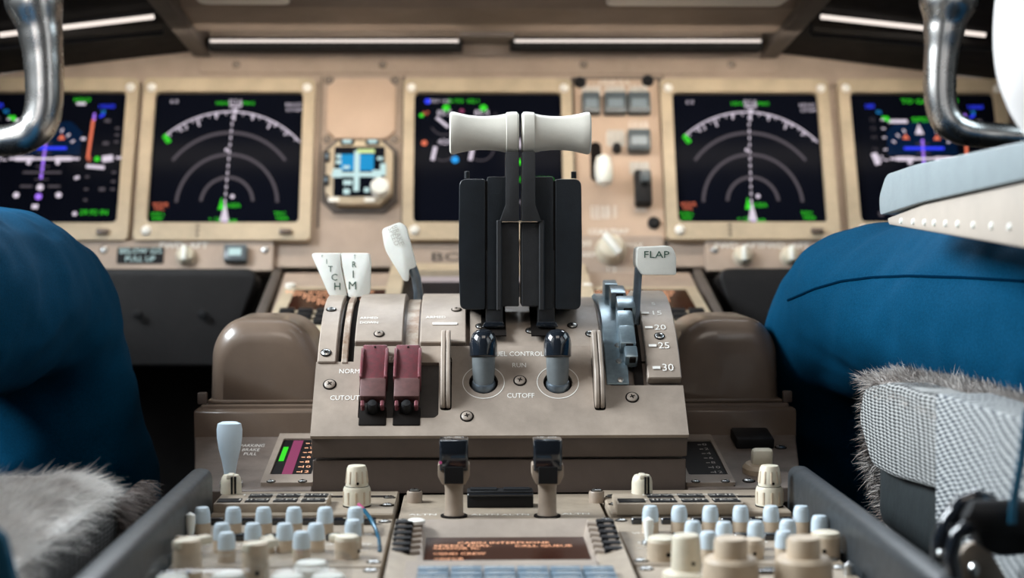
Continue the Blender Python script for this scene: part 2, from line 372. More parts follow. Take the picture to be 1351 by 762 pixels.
def nav(cx):
    g = G(cx); o = cx - 300
    cxp, cyp = 303 + o, 277
    g.arc('white', cxp-1, 277, 128, 1.9, 43, 132)
    for k in range(-3, 4):
        a = D2R(88 + k*11.5); r0, r1 = 127, 120 if k % 2 else 116
        g.bar('white', cxp + r0*math.cos(a), 277 - r0*math.sin(a), cxp + r1*math.cos(a), 277 - r1*math.sin(a), 2.2)
    for k in range(-8, 9):
        a = D2R(88 + k*5.2); g.bar('white', cxp + 127*math.cos(a), 277 - 127*math.sin(a), cxp + 123*math.cos(a), 277 - 123*math.sin(a), 1.2)
    g.txt('white', '3', 244+o, 171, 7); g.txt('white', '0', 362+o, 167, 7)
    g.arc('dim', cxp, 270, 93, 4.2, 37, 143); g.arc('dim', cxp, 272, 66, 4.2, 3, 177); g.arc('dim', cxp, 270, 34, 4.2, 5, 175)
    for k in range(26): y = 150 + k*4.6; g.bar('white' if k % 2 else 'dim', cxp + 2 - k*0.17, y, cxp + 2 - (k+1)*0.17, y+4.0, 2.2)
    g.txt('green', 'HDG', 290+o, 138, 5, 1.1); g.txt('green', 'MAG', 325+o, 138, 5, 1.1); g.txt('white', '016', 308+o, 137, 9)
    g.bar('white', 300+o, 142, 316+o, 142, 2); g.tri('white', 308+o, 149, 8, -7)
    g.txt('white', '6 0', 226+o, 136, 6); g.txt('white', 'KELSO', 385+o, 140, 5, 1.1); g.txt('white', '0.9 NM', 386+o, 147, 5, 1.0)
    g.bar('green', 216+o, 180, 224+o, 190, 4); g.bar('green', 214+o, 183, 221+o, 192, 1.5)
    g.txt('orange', 'WXR', 217+o, 272, 6, 1.1); g.txt('orange', 'FAIL', 216+o, 277, 5); g.txt('green', 'VOR L', 214+o, 284, 5); g.txt('green', 'DME', 214+o, 290, 5)
    g.txt('green', 'TFC', 373+o, 284, 6, 1.1); g.txt('green', 'TERR', 376+o, 290, 5, 1.1)
    g.tri('white', 301+o, 280, 12, 26); g.tri('green', 296+o, 270, 8, 16); g.dot('white', 310+o, 261, 3); g.txt('green', 'KSEA', 312+o, 273, 6)
    g.txt('green', '+ 12', 288+o, 291, 6); g.txt('green', 'R08', 312+o, 293, 5); g.tri('purple', 302+o, 294, 5, 6)
    g.dot('white', 299+o, 200, 2.5); return g
for cpx, lab in ((300, 'map display with range arcs beside the padless blank cover plate'), (987, 'map display with range arcs beside the gear lever panel')):
    pass
nd = du_base('display_unit', 'navigation map display with range arcs, beside the square standby instrument', 300); nav(300).done(nd, NM)
cxr = PAN.hit(986, 213)
nd2 = clone(nd, PAN.M @ TR(cxr[0], cxr[1], 0), 'navigation map display with range arcs, beside the landing gear switch panel')
def pfd(cx):
    g = G(cx); o = cx - 66; zz = []
    x, y = g.u(61+o, 205); g.B('screen_sky').flat([(x-0.045, y-0.002), (x+0.045, y-0.002), (x+0.045, y+0.03), (x+0.03, y+0.045), (x-0.03, y+0.045), (x-0.045, y+0.03)], ZS-0.0003)
    g.bar('purple', 62+o, 186, 60+o, 238, 3.5); g.bar('blue', 36+o, 198, 90+o, 198, 4)
    g.bar('white', 16+o, 212, 108+o, 212, 3.2); g.bar('white', 24+o, 212, 48+o, 212, 6); g.bar('white', 76+o, 212, 98+o, 212, 6); g.dot('white', 42+o, 217, 3); g.dot('white', 80+o, 217, 3)
    g.bar('dim', 36+o, 230, 86+o, 230, 3); g.bar('dim', 34+o, 248, 50+o, 248, 3); g.bar('dim', 70+o, 248, 86+o, 248, 3)
    for yy in (192, 205, 222, 239): g.bar('dim', 52+o, yy, 70+o, yy, 1.5)
    g.dot('white', 60+o, 249, 4.5); g.dot('white', 30+o, 259, 4); g.dot('purple', 59+o, 261, 4.5); g.dot('white', 85+o, 259, 4); g.bar('white', 52+o, 274, 60+o, 274, 6)
    g.txt('green', 'TO GA', 56+o, 135, 7, 1.2); g.bar('white', 98+o, 139, 110+o, 139, 4); g.txt('green', 'HOLD', 105+o, 134, 6)
    g.txt('green', 'SPD', 105+o-43, 160, 7, 1.5); g.bar('white', 18+o, 162, 44+o, 162, 5)
    g.tri('white', 59+o, 172, 12, 14); g.tri('orange', 40+o, 182, 10, 7); g.tri('orange', 82+o, 183, 10, 7)
    for k in range(-4, 5):
        if abs(k) < 2: continue
        a = D2R(90 + 16*k); g.bar('white', 60+o + 44*math.cos(a), 205 - 38*math.sin(a), 60+o + 39*math.cos(a), 205 - 33*math.sin(a), 2.5)
    g.txt('blue', '180', -6+o, 142, 7); g.txt('cyan', 'V2', 6+o, 150, 5); g.dot('green', 16+o, 158, 3.5); g.bar('green', 10+o, 156, 20+o, 162, 3)
    for k, yy in enumerate((160, 172, 184, 200, 214)): g.txt('dim', '%d' % (12+k), -4+o, yy, 6); g.bar('white', 8+o, yy, 13+o, yy, 2)
    g.bar('white', -6+o, 205, -1+o, 220, 8); g.txt('white', '45', 2+o, 212, 8)
    g.txt('blue', '10000', 138+o, 143, 6, 1.1); g.bar('purple', 123+o, 152, 123+o, 162, 3); g.bar('orange', 122+o, 160, 119+o, 212, 3.8); g.bar('blue', 130+o, 157, 136+o, 153, 3); g.txt('cyan', '10', 134+o, 150, 5)
    g.txt('orange', '0', 121+o, 213, 8); g.dot('green', 131+o, 212, 3.5); g.bar('white', 138+o, 213, 152+o, 211, 9); g.bar('white', 156+o, 211, 166+o, 211, 3.5); g.bar('white', 118+o, 222, 142+o, 224, 5)
    for yy in (162, 192, 252): g.bar('dim', 137+o, yy, 145+o, yy, 5)
    for yy in (172, 181, 190, 230, 242, 252): g.bar('dim', 152+o, yy, 158+o, yy, 3)
    g.txt('green', '29.92 IN', 133+o, 282, 7, 1.1); g.dot('white', 108+o, 283, 3); g.bar('white', 108+o, 186, 114+o, 186, 4); g.bar('white', 104+o, 238, 110+o, 236, 4)
    for yy in (236, 252, 266): g.bar('dim', 118+o, yy, 123+o, yy, 3)
    g.dot('dim', -3+o, 284, 4); g.dot('dim', 12+o, 283, 3); return g
p1 = du_base('display_unit', 'primary flight display with attitude cross, under the polished yoke horn above the bent knee', 64); pfd(64).done(p1, NM)
cxr = PAN.hit(1222, 213)
p2 = clone(p1, PAN.M @ TR(cxr[0], cxr[1], 0), 'primary flight display with attitude cross, half hidden by the grey armrest')
ei = du_base('display_unit', 'engine display with purple dial needles behind the thrust levers', 644, 226)
g = G(644)
g.dot('blue', 563, 135, 4); g.txt('white', 'TAT +23c', 580, 135, 5); g.txt('green', 'D-TO', 601, 135, 6); g.txt('green', '102.1', 624, 135, 6)
for xx in (588, 638): g.dot('green', xx, 144, 5); g.txt('white', '85.5', xx-2, 151, 8, 1.1); g.arc('dim', xx-2, 160, 20, 1.5, -150, 30)
g.bar('white', 575, 157, 591, 170, 4); g.bar('white', 625, 157, 640, 170, 4)
g.txt('orange', '97', 561, 152, 6); g.dot('green', 555, 154, 3); g.dot('orange', 559, 191, 4)
for xx in (586, 636): g.txt('white', '420', xx, 190, 8, 1.1); g.bar('white', xx-12, 196, xx-16, 214, 5); g.arc('dim', xx-2, 196, 18, 1.5, -120, 60)
g.dot('cyan', 600, 213, 5); g.dot('magenta', 609, 148, 3); g.bar('white', 686, 186, 687, 198, 4); g.dot('green', 686, 216, 4)
g.txt('green', 'GEAR DOWN', 704, 240, 6); g.txt('white', 'TOTAL FUEL', 704, 270, 5)
g.done(ei, NM)

# ---- blank cover plate and standby instrument
c = PAN.hit(477, 145); cp = thing('cover_plate', 'blank peach cover plate with clipped corners above the standby instrument', 'cover plate', PAN.M @ TR(c[0], c[1], 0))
w, h = 92*KX, 82*KY; k = 0.012
B().prism([(-w/2+k, h/2), (w/2-k, h/2), (w/2, h/2-k), (w/2, -h/2+k), (w/2-k, -h/2), (-w/2+k, -h/2), (-w/2, -h/2+k), (-w/2, h/2-k)], -0.0004, 0.006, 0.0015).obj('plate', 'plate_peach', cp)
B().prism(rrect(w+0.014, h+0.014, 0.004), -0.0004, 0.001).obj('back_plate', 'panel_tan', cp)
for sx in (-1, 1):
    for sy in (-1, 1): screw(cp, TR(sx*(w/2-0.001), sy*(h/2-0.001), 0.001), 0.0045, SCREW_T)
c = PAN.hit(475, 233); sb = thing('standby_instrument', 'small square standby instrument with a blue attitude screen', 'instrument', PAN.M @ TR(c[0], c[1], 0))
w = 88*KX; h = 84*KY; k = 0.016
oct_ = lambda w, h, k: [(-w/2+k, h/2), (w/2-k, h/2), (w/2, h/2-k), (w/2, -h/2+k), (w/2-k, -h/2), (-w/2+k, -h/2), (-w/2, -h/2+k), (-w/2, h/2-k)]
B().prism(oct_(w+0.012, h+0.012, k), -0.0004, 0.003).obj('back_plate', 'shield_trim', sb)
B().prism(oct_(w, h, k), 0.002, 0.016, 0.002).obj('case', 'bezel_tan', sb)
B().box((0, 0, 0.0165), (66*KX, 64*KY, 0.002)).obj('screen', 'screen_glass', sb)
B().box((-0.003, 0.012, 0.0178), (0.042, 0.022, 0.0006)).obj('sky_field', 'glow_sky', sb)
b = B(); b.box((-0.003, -0.005, 0.0184), (0.062, 0.006, 0.0006)); b.box((-0.003, 0.0, 0.0184), (0.007, 0.055, 0.0006))
for x, y, w_, h_ in ((-0.027, -0.003, 0.011, 0.012), (0.022, -0.004, 0.011, 0.010), (0.030, 0.002, 0.007, 0.016), (-0.026, 0.012, 0.007, 0.005), (-0.026, 0.02, 0.006, 0.005), (-0.014, -0.016, 0.011, 0.006), (0.026, 0.017, 0.007, 0.004), (-0.016, 0.005, 0.008, 0.004), (0.01, -0.026, 0.006, 0.006), (-0.015, -0.028, 0.008, 0.007)): b.box((x, y, 0.0186), (w_, h_, 0.0006))
b.pieces('pale_symbol', 'glow_ice', sb)
b = B(); b.box((0.008, 0.027, 0.0186), (0.022, 0.005, 0.0006)); b.obj('yellow_symbology', 'glow_lemon', sb, smooth=0)
B().lathe([(0.012, 0), (0.012, 0.012), (0.010, 0.015), (0, 0.016)], 20).obj('knob', 'lever_white', sb, TR(0.027, -0.025, 0.016))
for x in (-0.016, 0.016):
    q = B().box((0, 0, 0), (0.017, 0.007, 0.004), 0.001).obj('button', 'black_plastic', sb, TR(x, 0.040, 0.017)); B().box((0, 0, 0.0022), (0.011, 0.0045, 0.001)).obj('button_cap', 'glow_ice', q)
for y in (0.020, -0.012):
    q = B().box((0, 0, 0), (0.007, 0.014, 0.004), 0.001).obj('button', 'black_plastic', sb, TR(-0.041, y, 0.017)); B().box((0, 0, 0.0022), (0.003, 0.006, 0.001)).obj('button_cap', 'key_blue', q)
for x in (-0.031, 0.014): B().prism(rrect(0.014, 0.006, 0.0028), 0, 0.0012).obj('legend_patch', 'label_white', sb, TR(x, -0.0385, 0.0165))

# ---- landing gear switch panel
c = PAN.hit(810, 205); gp = thing('gear_switch_panel', 'tan switch panel with dark square buttons and a white gear lever', 'switch panel', PAN.M @ TR(c[0], c[1], 0))
def L_(px, py): x, y = PAN.hit(px, py); return x - c[0], y - c[1]
a, bb = L_(762, 320), L_(868, 106)
B().prism(rrect(bb[0]-a[0], bb[1]-a[1], 0.004, 3, (a[0]+bb[0])/2, (a[1]+bb[1])/2), -0.0004, 0.004, 0.001, 1).obj('plate', 'plate_peach', gp)
B().prism(rrect(bb[0]-a[0]+0.008, bb[1]-a[1]+0.008, 0.004, 3, (a[0]+bb[0])/2, (a[1]+bb[1])/2), -0.0004, 0.0006).obj('gasket', 'shield_trim', gp)
for px, py, wp in ((779, 141, 24), (811, 141, 30), (842, 141, 30), (842, 190, 30)):
    x, y = L_(px, py); q = B().box((0, 0, 0.006), (wp*KX, 28*KY, 0.014), 0.002).obj('square_button', 'button_grey', gp, TR(x, y, 0.003))
    B().box((0, -0.002, 0.0135), (wp*KX*0.66, 11*KY, 0.001)).obj('button_window', 'button_face', q)
b = B()
for px, py, w_, h_ in ((810, 111, 44, 6), (780, 122, 20, 10), (812, 122, 26, 10), (842, 122, 24, 10), (842, 171, 24, 10), (812, 186, 22, 20), (843, 224, 24, 14), (796, 282, 34, 10), (802, 307, 46, 7), (778, 325, 22, 7), (845, 279, 26, 4), (843, 318, 20, 6)):
    x, y = L_(px, py)
    for k in range(3 if h_ > 7 else 1): b.text('GEAR FLAP'[:max(3, w_//5)], min(h_, 7)*KY*1.3, x, y + (k-1)*6*KY*0.9*(h_ > 7), 0.0046, sx=1.1)
b.pieces('lettering', 'label_white', gp)
b = B()
for px, py, w_, h_ in ((780, 122, 22, 11), (812, 122, 26, 11), (842, 122, 24, 11), (812, 184, 24, 22), (843, 224, 26, 16)): x, y = L_(px, py); b.prism(rrect(w_*KX, h_*KY, 0.003, 3, x, y), 0.004, 0.0046)
b.pieces('pale_legend', 'print_dim', gp)
for px, py in ((765, 111), (854, 109), (862, 296)): x, y = L_(px, py); B().lathe([(0.008, 0), (0.008, 0.003), (0.005, 0.006), (0, 0.006)], 14).obj('fastener', 'black_plastic', gp, TR(x, y, 0.004))
x, y = L_(786, 215); B().prism(rrect(15*KX, 52*KY, 0.007), 0.0042, 0.005).obj('lever_slot', 'dark_recess', gp, TR(x, y, 0))
x, y = L_(794, 238); gl = B().lathe([(0.005, 0), (0.005, 0.02)], 12).obj('gear_lever', 'steel', gp, TR(x, y, 0.004))
B().lathe([(0.002, -0.021), (0.009, -0.017), (0.0115, -0.006), (0.0115, 0.006), (0.009, 0.018), (0.002, 0.022)], 18).obj('lever_wheel', 'lever_white', gl, TR(0, 0, 0.026) @ RX(-90))
x, y = L_(813, 199); B().lathe([(0.006, 0), (0.0055, 0.010), (0, 0.012)], 14).obj('lock_button', 'black_plastic', gp, TR(x, y, 0.004))
x, y = L_(847, 253); q = B().box((0, 0, 0.008), (22*KX, 44*KY, 0.018), 0.003).obj('guarded_switch', 'black_plastic', gp, TR(x, y, 0.003)); B().box((0.002, 0.011, 0.02), (0.012, 0.016, 0.01), 0.002).obj('toggle', 'button_grey', q)
# lower right part of that panel: autobrake selector plate
c2 = PAN.hit(805, 334); ab = thing('selector_panel', 'tan selector panel with one round cream knob under the gear lever', 'switch panel', PAN.M @ TR(c2[0], c2[1], 0))
B().prism(rrect(120*KX, 50*KY, 0.004, 3, 0.010, -0.004), -0.0004, 0.005, 0.001, 1).obj('plate', 'panel_tan', ab)
q = B().lathe([(0.019, 0), (0.019, 0.006), (0.016, 0.012), (0.015, 0.020), (0.012, 0.022), (0, 0.022)], 24).obj('selector_knob', 'knob_cream', ab, TR(0, 0.001, 0.005))
B().box((0, 0, 0.024), (0.009, 0.032, 0.012), 0.003).obj('knob_grip', 'lever_white', q, RZ(35))
b = B()
for x, y, s_ in ((-0.032, 0.010, 'OFF'), (-0.033, -0.004, 'DISARM'), (0.030, 0.008, 'MAX'), (0.031, -0.006, '3 4'), (0, 0.026, 'AUTO'), (0.0, -0.024, '1 2')): b.text(s_, 0.010, x, y, 0.0056)
b.pieces('lettering', 'label_white', ab)
for px, py in ((765, 360), (868, 340)): x, y = PAN.hit(px, py); B().lathe([(0.009, 0), (0.009, 0.004), (0.006, 0.008), (0, 0.008)], 14).obj('fastener', 'black_plastic', ab, TR(x-c2[0], y-c2[1], 0.003))

# ---- name plate strip below the centre display
c3 = PAN.hit(615, 341); npl = thing('name_plate', 'tan strip below the centre display with dark bold lettering', 'name plate', PAN.M @ TR(c3[0], c3[1], 0))
B().prism(rrect(140*KX, 34*KY, 0.003, 3), -0.0004, 0.004, 0.001, 1).obj('strip', 'panel_tan', npl)
b = B(); x = PAN.hit(622, 341)[0] - c3[0]; wg = max(q.x for q in glyphs('BOEING')[0]) - min(q.x for q in glyphs('BOEING')[0]); b.text('BOEING', 0.0165, PAN.hit(570, 341)[0] - c3[0] + 0.105/2, 0, 0.0048, sx=0.105/wg/0.0165); b.pieces('lettering', 'print_dark', npl)

# ---- switch strips under the outer displays
def strip(xa, xb, label, marks):
    ca = PAN.hit((xa+xb)/2, 340); s_ = thing('switch_strip', label, 'switch panel', PAN.M @ TR(ca[0], ca[1], 0), 'switch strips under the outer displays')
    W = (xb-xa)*KX
    B().prism(rrect(W, 38*KY, 0.003, 3), -0.0004, 0.008, 0.001, 1).obj('plate', 'panel_tan', s_)
    for kind, px in marks:
        x = PAN.hit(px, 342)[0] - ca[0]
        if kind == 'legend':
            q = B().prism(rrect(60*KX, 20*KY, 0.002), 0.008, 0.0095).obj('legend_plate', 'legend_black', s_, TR(x, 0, 0)); b = B(); b.text('BELOW G/S', 8*KY*1.2, x, 5*KY, 0.0098); b.text('PULL UP', 8*KY*1.2, x, -5*KY, 0.0098); b.pieces('lettering', 'glow_ice', s_)
        elif kind == 'knob':
            q = B().lathe([(0.012, 0), (0.012, 0.006), (0.009, 0.012), (0, 0.012)], 18).obj('knob', 'knob_cream', s_, TR(x, -0.002, 0.008)); B().box((0, 0, 0.014), (0.006, 0.02, 0.008), 0.002).obj('knob_grip', 'lever_white', q)
            b = B(); b.text('FWD  AFT', 0.011, x-0.004, 0.013, 0.0086, sx=1.2); b.pieces('lettering', 'label_white', s_)
        elif kind == 'button':
            q = B().box((0, 0, 0.006), (30*KX, 22*KY, 0.014), 0.003).obj('square_button', 'button_grey', s_, TR(x, 0, 0.008)); B().box((0, 0, 0.0135), (0.015, 0.009, 0.001)).obj('button_window', 'glow_ice', q)
        else: screw(s_, TR(x, 0.008, 0.008), 0.004)
    return s_
strip(60, 358, 'tan switch strip with a black lit legend above the black knee pad', [('screw', 138), ('legend', 187), ('knob', 247), ('button', 313), ('screw', 350)])
strip(930, 1250, 'tan switch strip with two cream knobs beside the flap lever', [('screw', 942), ('knob', 978), ('knob', 1040), ('button', 1120), ('screw', 1200)])

# ---- glareshield
gs = thing('glareshield', 'brown and black glareshield overhanging the panel with slim light strips', 'glareshield', TR(0, 2.0, 0.43))
T0 = TR(0, -2.0, -0.43)
XE = 0.367
def yz_prism(b, pts, xa, xb, bev=0, seg=2, M=T0):     # pts in (Y, z), extruded along X
    return b.prism(pts, xa, xb, bev, seg, M @ Matrix(((0, 0, 1, 0), (1, 0, 0, 0), (0, 1, 0, 0), (0, 0, 0, 1))))
b = B(); yz_prism(b, [(2.082, 0.426), (2.06, 0.422), (2.06, 0.475), (1.965, 0.475), (1.965, 0.4405), (1.855, 0.455), (1.845, 0.462), (1.70, 0.475), (1.70, 0.56), (2.138, 0.56)], -XE, XE); b.obj('centre_body', 'shield_brown', gs, smooth=20)
b = B(); b.box((0, 2.012, 0.469), (2*XE-0.01, 0.092, 0.008), M=T0); b.obj('recess_shade', 'shield_black', gs)  # black sheet that paints the shade inside the light-strip recess
b = B(); p, q = P(607, 55, 2.0), P(677, 55, 2.0); b.box(((p.x+q.x)/2, 2.012, 0.452), (q.x-p.x, 0.094, 0.034), M=T0); b.obj('divider', 'shield_trim', gs)
for xa, xb in ((277, 605), (679, 1004)):
    p, q = P(xa, 54, 2.0), P(xb, 54, 2.0); b = B().tube([(p.x, 2.0, p.z), (q.x, 2.0, q.z)], 0.0018, 8, T0)
    r = b.obj('light_strip', 'glow_lamp', gs)
    b = B(); b.box(((p.x+q.x)/2, 2.025, p.z-0.002), (abs(q.x-p.x)+0.01, 0.03, 0.016), 0.002, 1, T0); b.obj('lamp_housing', 'shield_black', gs)
for xa, xb in ((262, 382), (800, 1032)):
    p, q = P(xa, 4, 1.80), P(xb, 4, 1.80); b = B(); b.prism(rrect(q.x-p.x, 0.075, 0.012, 4, (p.x+q.x)/2, 1.778), 0.452, 0.48, 0.003, 2, T0); b.obj('pale_panel', 'label_white', gs)
for sx in (-1, 1):
    b = B(); yz_prism(b, [(2.078, 0.420), (1.68, 0.462), (1.68, 0.50), (2.11, 0.50)], sx*XE-0.012, sx*XE+0.012, 0.003); b.obj('side_trim', 'shield_trim', gs)
    v = []
    for (x, zb, zf) in ((XE+0.008, 0.432, 0.474), (0.63, 0.400, 0.440), (1.22, 0.33, 0.375)):
        for Y, z in ((2.0+(zb-0.213)*0.404-0.002, zb-0.003), (1.71, zf), (1.67, zf+0.02), (1.67, zf+0.12), (2.0+(zf-0.09)*0.404-0.002, zf+0.12)): v.append((sx*x, Y, z))
    f = [[0, 1, 2, 3, 4], [10, 14, 13, 12, 11]]
    for i in range(2):
        for k in range(5): f.append([i*5+k, (i+1)*5+k, (i+1)*5+(k+1) % 5, i*5+(k+1) % 5])
    if sx < 0: f = [q[::-1] for q in f]
    B().add(v, f, T0).obj('side_wing', 'shield_black', gs)
    for rr, nm, mt, off in ((0.0028, 'light_strip', 'glow_lamp', 0), ):
        if sx < 0: p, q = P(0, 46, 1.86), P(203, 22, 1.86)
        else: p, q = P(1083, 22, 1.86), P(1300, 46, 1.86)
        B().tube([p, q], rr, 8, T0).obj(nm, mt, gs)
    if sx < 0: ps = [P(-20, 62, 1.86), P(213, 42, 1.86), P(213, 12, 1.86), P(-20, 36, 1.86)]
    else: ps = [P(1073, 44, 1.86), P(1320, 64, 1.86), P(1320, 38, 1.86), P(1073, 12, 1.86)]
    B().tube([q + Vector((0, 0.012, 0)) for q in ps + [ps[0]]], 0.003, 6, T0).obj('lamp_frame', 'pad_black', gs)

# ---- knee pads
for sx, lab in ((-1, 'black buttoned knee pad under the switch strip with the lit legend'), (1, 'black knee pad under the switch strip with the cream knobs')):
    kp = thing('knee_pad', lab, 'pad', TR(sx*0.472, 1.88, 0.1))
    zt = P(300, 357, 1.86).z
    pts = roundpoly([(-0.36, 0.04), (0.205, 0.04), (0.165, -0.075), (-0.36, -0.075)], [0.01, 0.02, 0.005, 0.005], 6)
    if sx > 0: pts = [(-x, y) for x, y in pts]
    ht = zt - 0.1; pts = [(x, y + ht - 0.04) for x, y in pts]
    B().prism(pts, 0, -0.05, 0.010, 3, RX(90) @ RX(-10) @ TR(0, 0, 0.02)).obj('cushion', 'pad_black', kp)
    for k in range(5): B().lathe([(0.006, 0), (0.005, 0.002), (0, 0.003)], 10).obj('button', 'black_plastic', kp, TR(-sx*(0.14-0.075*k), -0.028, ht-0.05) @ RX(90))
    B().box((sx*0.17, 0.07, -0.25), (0.74, 0.03, 0.36)).obj('kick_panel', 'floor_dark', kp)

# ---- forward pedestal with its displays
fp = thing('forward_pedestal', 'tan sloping pedestal joining the panel to the control stand', 'pedestal', LOW.M)
B().prism([(-0.235, -0.405), (0.235, -0.405), (0.25, 0.055), (-0.25, 0.055)], -0.04, 0, 0.003, 2).obj('deck', 'panel_tan', fp)
for sx in (-1, 1): B().prism([(sx*0.252, 0.05), (sx*0.262, 0.05), (sx*0.250, -0.405), (sx*0.238, -0.405)], -0.03, 0.006, 0.002).obj('edge_trim', 'shield_trim', fp)
b = B(); b.box((0, -0.17, -0.25), (0.44, 0.46, 0.42)); b.obj('base', 'wall_dark', fp)
def mini_cdu(xa, xb, label, flip):
    a, b2 = LOW.hit(xa, 449), LOW.hit(xb, 388)
    a = (a[0], LOW.hit((xa+xb)/2, 452)[1]); w, h = 0.135, b2[1]-a[1]
    cx = ((LOW.hit(xa, 395)[0]) + w/2) if not flip else (LOW.hit(xb, 395)[0] - w/2)
    m = thing('control_display_unit', label, 'control unit', LOW.M @ TR(cx, (a[1]+b2[1])/2, 0))
    B().prism(rrect(w, h, 0.006), 0.0003, 0.010, 0.002).obj('case', 'bezel_tan', m)
    B().box((0, h*0.18, 0.0105), (w*0.78, h*0.44, 0.001)).obj('screen', 'screen_amber', m)
    b = B()
    for k in range(5): b.text('FMC COMM INDEX'[:14-2*k], 0.013, -0.012+0.003*k, h*0.33-0.013*k, 0.0115, sx=0.9)
    b.pieces('amber_symbol', 'glow_amber', m)
    K = B().box((0, 0, 0.003), (0.016, 0.012, 0.006), 0.001).mesh('key', 'black_plastic')
    for i in range(6):
        for j in range(3): link('key', K, m, TR(-0.05+0.02*i, -h*0.12-0.02*j, 0.010))
    B().lathe([(0.006, 0), (0.006, 0.004), (0, 0.005)], 12).obj('corner_screw', 'label_white', m, TR(-w/2+0.008, h/2-0.007, 0.010))
mini_cdu(372, 440, 'amber-lit control unit beside the white pitch trim levers', False)
mini_cdu(845, 922, 'amber-lit control unit beyond the flap scale', True)
LVC = LOW.hit(600, 362)[1] - 0.105
ld = thing('lower_display', 'lower centre display in a tan frame beyond the control stand', 'display', LOW.M @ TR(0.0, LVC, 0))
B().ring(rrect(0.235, 0.21, 0.006), rrect(0.20, 0.155, 0.006, 4, 0, -0.01), 0.0003, 0.014, 0.006).obj('bezel', 'bezel_tan', ld)
B().prism(rrect(0.201, 0.156, 0.006, 4, 0, -0.01), 0.003, 0.0065).obj('screen', 'screen_glass', ld)
B().prism(rrect(0.16, 0.026, 0.004, 4, -0.01, 0.052), 0.0066, 0.0072).obj('lit_field', 'glow_rose', ld)

# ================================================================== control stand
cs = thing('control_stand', 'taupe control stand carrying the thrust, speedbrake and flap levers', 'control stand', TR(0, 1.3, 0))
TS = TR(0, -1.3, 0)
SL = TS @ SLP.M
HX = 0.1435
def prof(R, off, tmax):
    p = [(1.217, 0.0), (1.217, 0.043), (1.213 + off, 0.0455)]
    s = Vector((1.21 + 0.7071*off, 0.048 - 0.7071*off)); p.append(tuple(s + Vector((1, 1))*tmax*1.0))
    return p
# body under the plate
arcpts = [(YC - R_*math.sin(D2R(a)), ZC + R_*math.cos(D2R(a))) for R_ in (0.1535,) for a in range(44, -1, -4)]
body = [(1.222, 0.0), (1.222, 0.040), (1.2155, 0.0475)] + [(1.2155+0.055, 0.0475+0.0535)] + arcpts + [(1.45, 0.136), (1.48, 0.08), (1.48, 0.0)]
b = B(); yz_prism(b, body, -HX+0.002, HX-0.002, 0.0, M=TS); b.obj('body', 'stand_taupe', cs)
b = B(); yz_prism(b, [(1.221, -0.001), (1.2165, 0.0), (1.2165, 0.0262), (1.221, 0.0262)], -HX, HX, 0.0006, 1, M=TS); b.obj('front_panel', 'stand_front_shaded', cs)
b = B(); yz_prism(b, [(1.221, 0.0282), (1.2145, 0.0282), (1.2105, 0.0475), (1.217, 0.050)], -HX-0.0005, HX+0.0005, 0.0010, 2, M=TS); b.obj('front_lip', 'stand_front_shaded', cs)
for px in (905, 905): pass
# sloping plate with notches for the quadrants
h = SLP.hit
vb = h(650, 456)[1]; vl = h(430, 477)[1]; vr = h(870, 508)[1]
xl1 = h(467, 470)[0]; xr1 = h(843, 500)[0]; xg0 = h(797, 460)[0]
po = [(-HX-0.001, -0.003), (HX+0.001, -0.003), (HX+0.001, vr), (xr1+0.001, vr), (xg0+0.003, vr), (xg0, vr+0.004), (xg0-0.002, vb), (xl1, vb), (xl1, vl), (-HX-0.001, vl)]
# recess pocket for the guarded switches is left open in the plate
rx0, rx1 = h(474, 515)[0], h(583, 515)[0]; ry0, ry1 = h(530, 551)[1], h(530, 478)[1]
pk = roundpoly([(rx0, ry0), (rx1, ry0), (rx1, ry1), (rx0, ry1)], 0.0015, 2)
bm = bmesh.new()
def plate_with_hole(outer, holes, z0, z1):
    bm = bmesh.new(); edges = []
    for lp in [outer] + holes:
        vs = [bm.verts.new((x, y, z1)) for x, y in lp]
        for i in range(len(vs)): edges.append(bm.edges.new((vs[i], vs[(i+1) % len(vs)])))
    r = bmesh.ops.triangle_fill(bm, use_beauty=True, use_dissolve=False, edges=edges)
    fs = [q for q in bm.faces]
    bmesh.ops.recalc_face_normals(bm, faces=fs)
    if fs[0].normal.z < 0: bmesh.ops.reverse_faces(bm, faces=fs)
    ex = bmesh.ops.extrude_face_region(bm, geom=fs)
    for q in [e for e in ex['geom'] if isinstance(e, bmesh.types.BMVert)]: q.co.z = z1
    for q in fs:
        for v in q.verts: pass
    bot = set(v for q in fs for v in q.verts)
    for v in bot: v.co.z = z0
    bmesh.ops.recalc_face_normals(bm, faces=bm.faces)
    bm.verts.index_update(); r = [v.co.copy() for v in bm.verts], [[v.index for v in q.verts] for q in bm.faces]; bm.free(); return r
fin_slots = []
for px in (588, 789):
    xa, xb = h(px-7, 505)[0], h(px+8, 505)[0]; ya, yb2 = h(px, 541)[1], h(px, 470)[1]; fin_slots.append(((xa+xb)/2, xb-xa, ya, yb2))
holes = [roundpoly([(xc-w_/2, ya), (xc+w_/2, ya), (xc+w_/2, yb2), (xc-w_/2, yb2)], 0.003, 3) for xc, w_, ya, yb2 in fin_slots]
merged = [(rx0, ry0), (rx1-0.004, ry0), (rx1, ry0+0.004), (rx1, ry0+0.004)]
xc, w_, ya, yb2 = fin_slots[0]
rx1 = min(rx1, xc - w_/2 - 0.0012); pk = roundpoly([(rx0, ry0), (rx1-0.003, ry0), (rx1, ry0+0.003), (rx1, ry1), (rx0, ry1)], 0.001, 2)
fcs = [h(638, 504), h(736, 504)]
fh = [[(x + 0.0115*math.cos(k*math.pi/10), y + 0.0115*math.sin(k*math.pi/10)) for k in range(20)] for x, y in fcs]
v, f = plate_with_hole(po, [pk] + holes + fh, -0.0035, 0.0)
